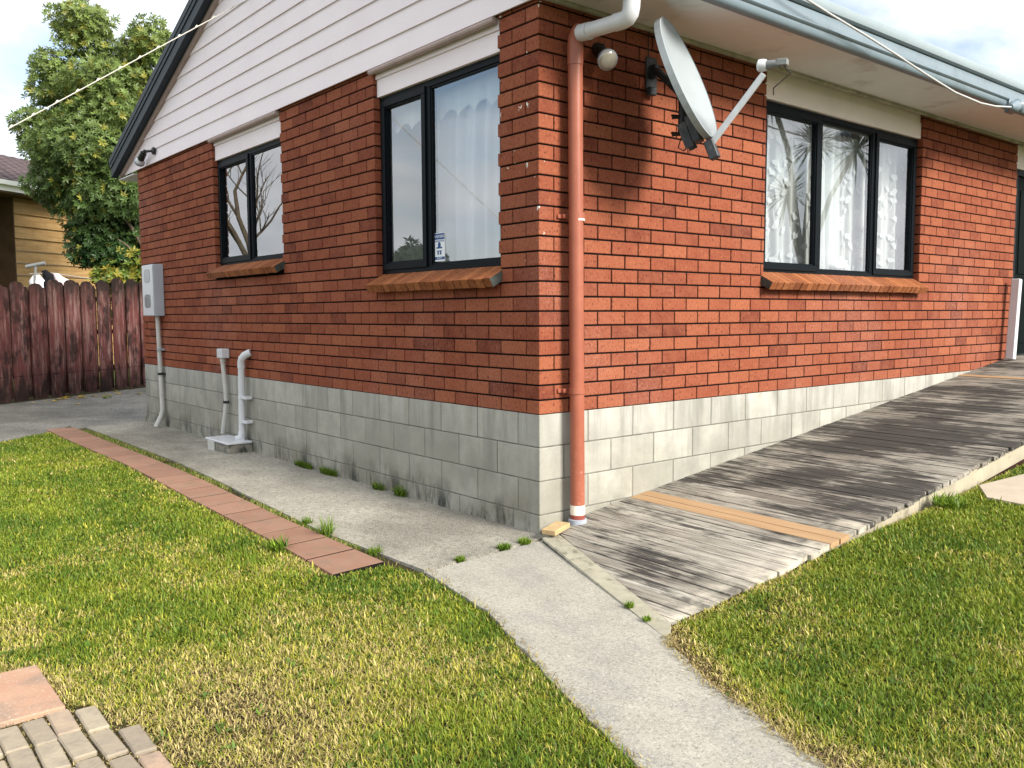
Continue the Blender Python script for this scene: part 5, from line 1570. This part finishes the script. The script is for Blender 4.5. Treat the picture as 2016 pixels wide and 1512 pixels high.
V, F, C3 = join([lawn_blades(left_poly, pav_holes, (-4.6, -.9), (-2.6, 7.1), 30000, 'L'), lawn_blades(right_poly, [stone_poly], (-1.2, 4.8), (-3.4, -1.43), 30000, 'R')])
def rosettes(poly, holes, xr, yr, n):
    x = rng.uniform(*xr, n); y = rng.uniform(*yr, n); ok = inside(poly, x, y)
    for h in holes: ok &= ~inside(h, x, y)
    x, y = x[ok], y[ok]; m = 9
    X = np.repeat(x, m) + rng.normal(size=len(x) * m) * .012; Y = np.repeat(y, m) + rng.normal(size=len(x) * m) * .012; n = len(X)
    col = np.repeat(G1 * rng.uniform(.6, 1.3, (len(x), 1)) + np.array((.02, .03, .010)), m, 0) * rng.uniform(.75, 1.25, (n, 1))
    return blades(X, Y, gz(X, Y) + .008, rng.uniform(.014, .030, n), rng.uniform(.006, .010, n), rng.uniform(.6, 1.4, n), col)
va = rosettes(left_poly, pav_holes, (-3.2, -1.0), (-1.8, 3.5), 230)
vb = rosettes(right_poly, [stone_poly], (-1.0, 2.5), (-2.8, -1.45), 100)
V, F, C3 = join([(V, F, C3), va, vb])
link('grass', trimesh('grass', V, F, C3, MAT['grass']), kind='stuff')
# sparse short growth and thatch in the joint between edging and side path
n = 5200
y = rng.uniform(.05, 7.1, n); f_ = rng.random(n)
xi = np.array([at(EDG_IN, v) for v in y]); xo = np.array([at(STRIP_OUT, v) for v in y])
x = xi + (xo - xi) * f_
kp = (fbm(x * .2, y, 1.7, 71) > .47) | (rng.random(n) < .10)
x, y = x[kp], y[kp]; n = len(x)
col = np.where((rng.random(n) < .6)[:, None], (G1 * .9 + G2 * .3), ST * .6) * rng.uniform(.7, 1.2, (n, 1))
va = blades(x, y, np.full(n, -.025), rng.uniform(.025, .05, n), rng.uniform(.004, .007, n), rng.uniform(.4, 1.1, n), col)
link('joint_grass', trimesh('joint_grass', *va, MAT['grass']), kind='stuff')

for nm, line, sgn, cnt in (('path_clippings', PATH_R, -1, 900), ('path_clippings', PATH_L, 1, 500)):
    k_ = rng.integers(0, len(line) - 1, cnt); t_ = rng.random(cnt); LN = np.array(line)
    P0 = LN[k_]; P1 = LN[k_ + 1]; pp = P0 + (P1 - P0) * t_[:, None]
    off = np.abs(rng.normal(size=cnt)) * .022 - .006
    x = pp[:, 0] + sgn * off; y = pp[:, 1] + rng.normal(size=cnt) * .01
    col = np.where((rng.random(cnt) < .75)[:, None], ST * .8, BR) * rng.uniform(.5, 1.1, (cnt, 1))
    va = blades(x, y, np.full(cnt, -.002), rng.uniform(.012, .035, cnt), rng.uniform(.002, .004, cnt), rng.uniform(1.1, 1.5, cnt), col)
    link(nm, trimesh(nm, *va, MAT['grass']), kind='stuff')

# ------------------------------------------------------------------ weeds
def weed(cx, cy, cz, r, hgt, n, label, broad=False, yel=.15, ys=1.0):
    a = rng.random(n) * 2 * PI; q_ = r * np.sqrt(rng.random(n)) * .6
    x = cx + q_ * np.cos(a) / max(1, ys ** .3); y = cy + q_ * np.sin(a) * ys
    col = (G1 * .8 + G2 * rng.random((n, 1)) * .5) * np.where((rng.random(n) < yel)[:, None], 1.7, 1.0)
    ln_ = rng.uniform(.6, 1.1, n) * hgt; wd = rng.uniform(.003, .0055, n) * (2.6 if broad else 1)
    va = blades(x, y, np.full(n, cz), ln_, wd, rng.uniform(.3, 1.2, n), col)
    o = link('weed_tuft', trimesh('weed_tuft', *va, MAT['grass']))
    tag(o, label, 'weed', 'weeds in the paving joints')
weed(-.945, .84, -.01, .06, .14, 90, 'tall bright green grass tuft in the joint between edging and side path', yel=.35)
weed(-1.30, .74, -.02, .10, .10, 90, 'broad leaved dark weed sprawling over the lawn side of the paver row', True)
weed(-.345, -.092, -.005, .055, .045, 260, 'round green moss cushion in the path joint nearer the lawn side of the offcut')
weed(-.185, -.078, -.005, .055, .045, 240, 'green moss cushion in the path joint closest to the house corner')
weed(-.665, -.120, -.005, .045, .035, 160, 'small green moss tuft in the path joint farthest from the house corner')
weed(-.905, 1.16, -.01, .05, .07, 90, 'low green tuft in the edging joint just beyond the tall grass tuft')
weed(-.93, .30, -.01, .06, .06, 110, 'low green tuft in the edging joint near the last paver')
weed(-.025, 3.02, 0., .05, .075, 320, 'long grass tuft at the block wall foot beyond the middle of the side path', ys=5.5)
weed(-.025, 2.56, 0., .06, .085, 260, 'darker long grass tuft at the block wall foot just nearer than its lighter neighbour', ys=4.0)
weed(-.03, 1.78, 0., .05, .08, 120, 'grass tuft at the block wall foot below the tall side window', ys=2.5)
weed(-.03, 1.48, 0., .05, .10, 140, 'upright dark grass tuft at the block wall foot closest to the house corner', ys=2.5)
weed(-.535, -1.20, 0., .035, .035, 90, 'small weed growing against the front edge of the ribbed ramp board')
weed(-.60, -1.36, 0., .030, .028, 70, 'lower weed growing against the front edge of the ribbed ramp board', yel=.4)
weed(1.85, -1.53, .15, .16, .10, 200, 'coarse grass clump against the ramp fascia beside the stepping stone', True)
weed(.05, 7.38, 0., .10, .07, 120, 'green weed at the far foot of the side wall')
weed(-.62, 5.9, -.005, .02, .01, 4, 'tiny sprig on the side path')
weed(.45, 10.9, 0., .12, .06, 80, 'small green weed in the concrete yard before the fence')

# fallen leaves by the fence
lv = MB(); lv.add([(0, 0, 0), (.05, .03, .012), (.12, 0, .004), (.05, -.03, .010)], [(0, 1, 2), (0, 2, 3)])
lm = lv.mesh('fallen_leaf', MAT['yleaf'])
for i_ in range(26):
    t_ = random.gauss(1.15, .65); n_off = random.uniform(.10, .55)
    p = FO + FD * t_ + FN * n_off
    if i_ < 4: p = Vector(((-.66, 10.8), (-.2, 10.15), (1.1, 11.2), (.45, 10.95))[i_]).to_3d()
    o = link('fallen_leaf', lm, None, (p.x, p.y, .004), (0, 0, random.uniform(0, 6.3)))
    sc2 = random.uniform(.8, 1.5); o.scale = (sc2, sc2, sc2)
    tag(o, 'yellow fallen leaf lying on the concrete in front of the fence', 'leaf', 'fallen leaves by the fence')
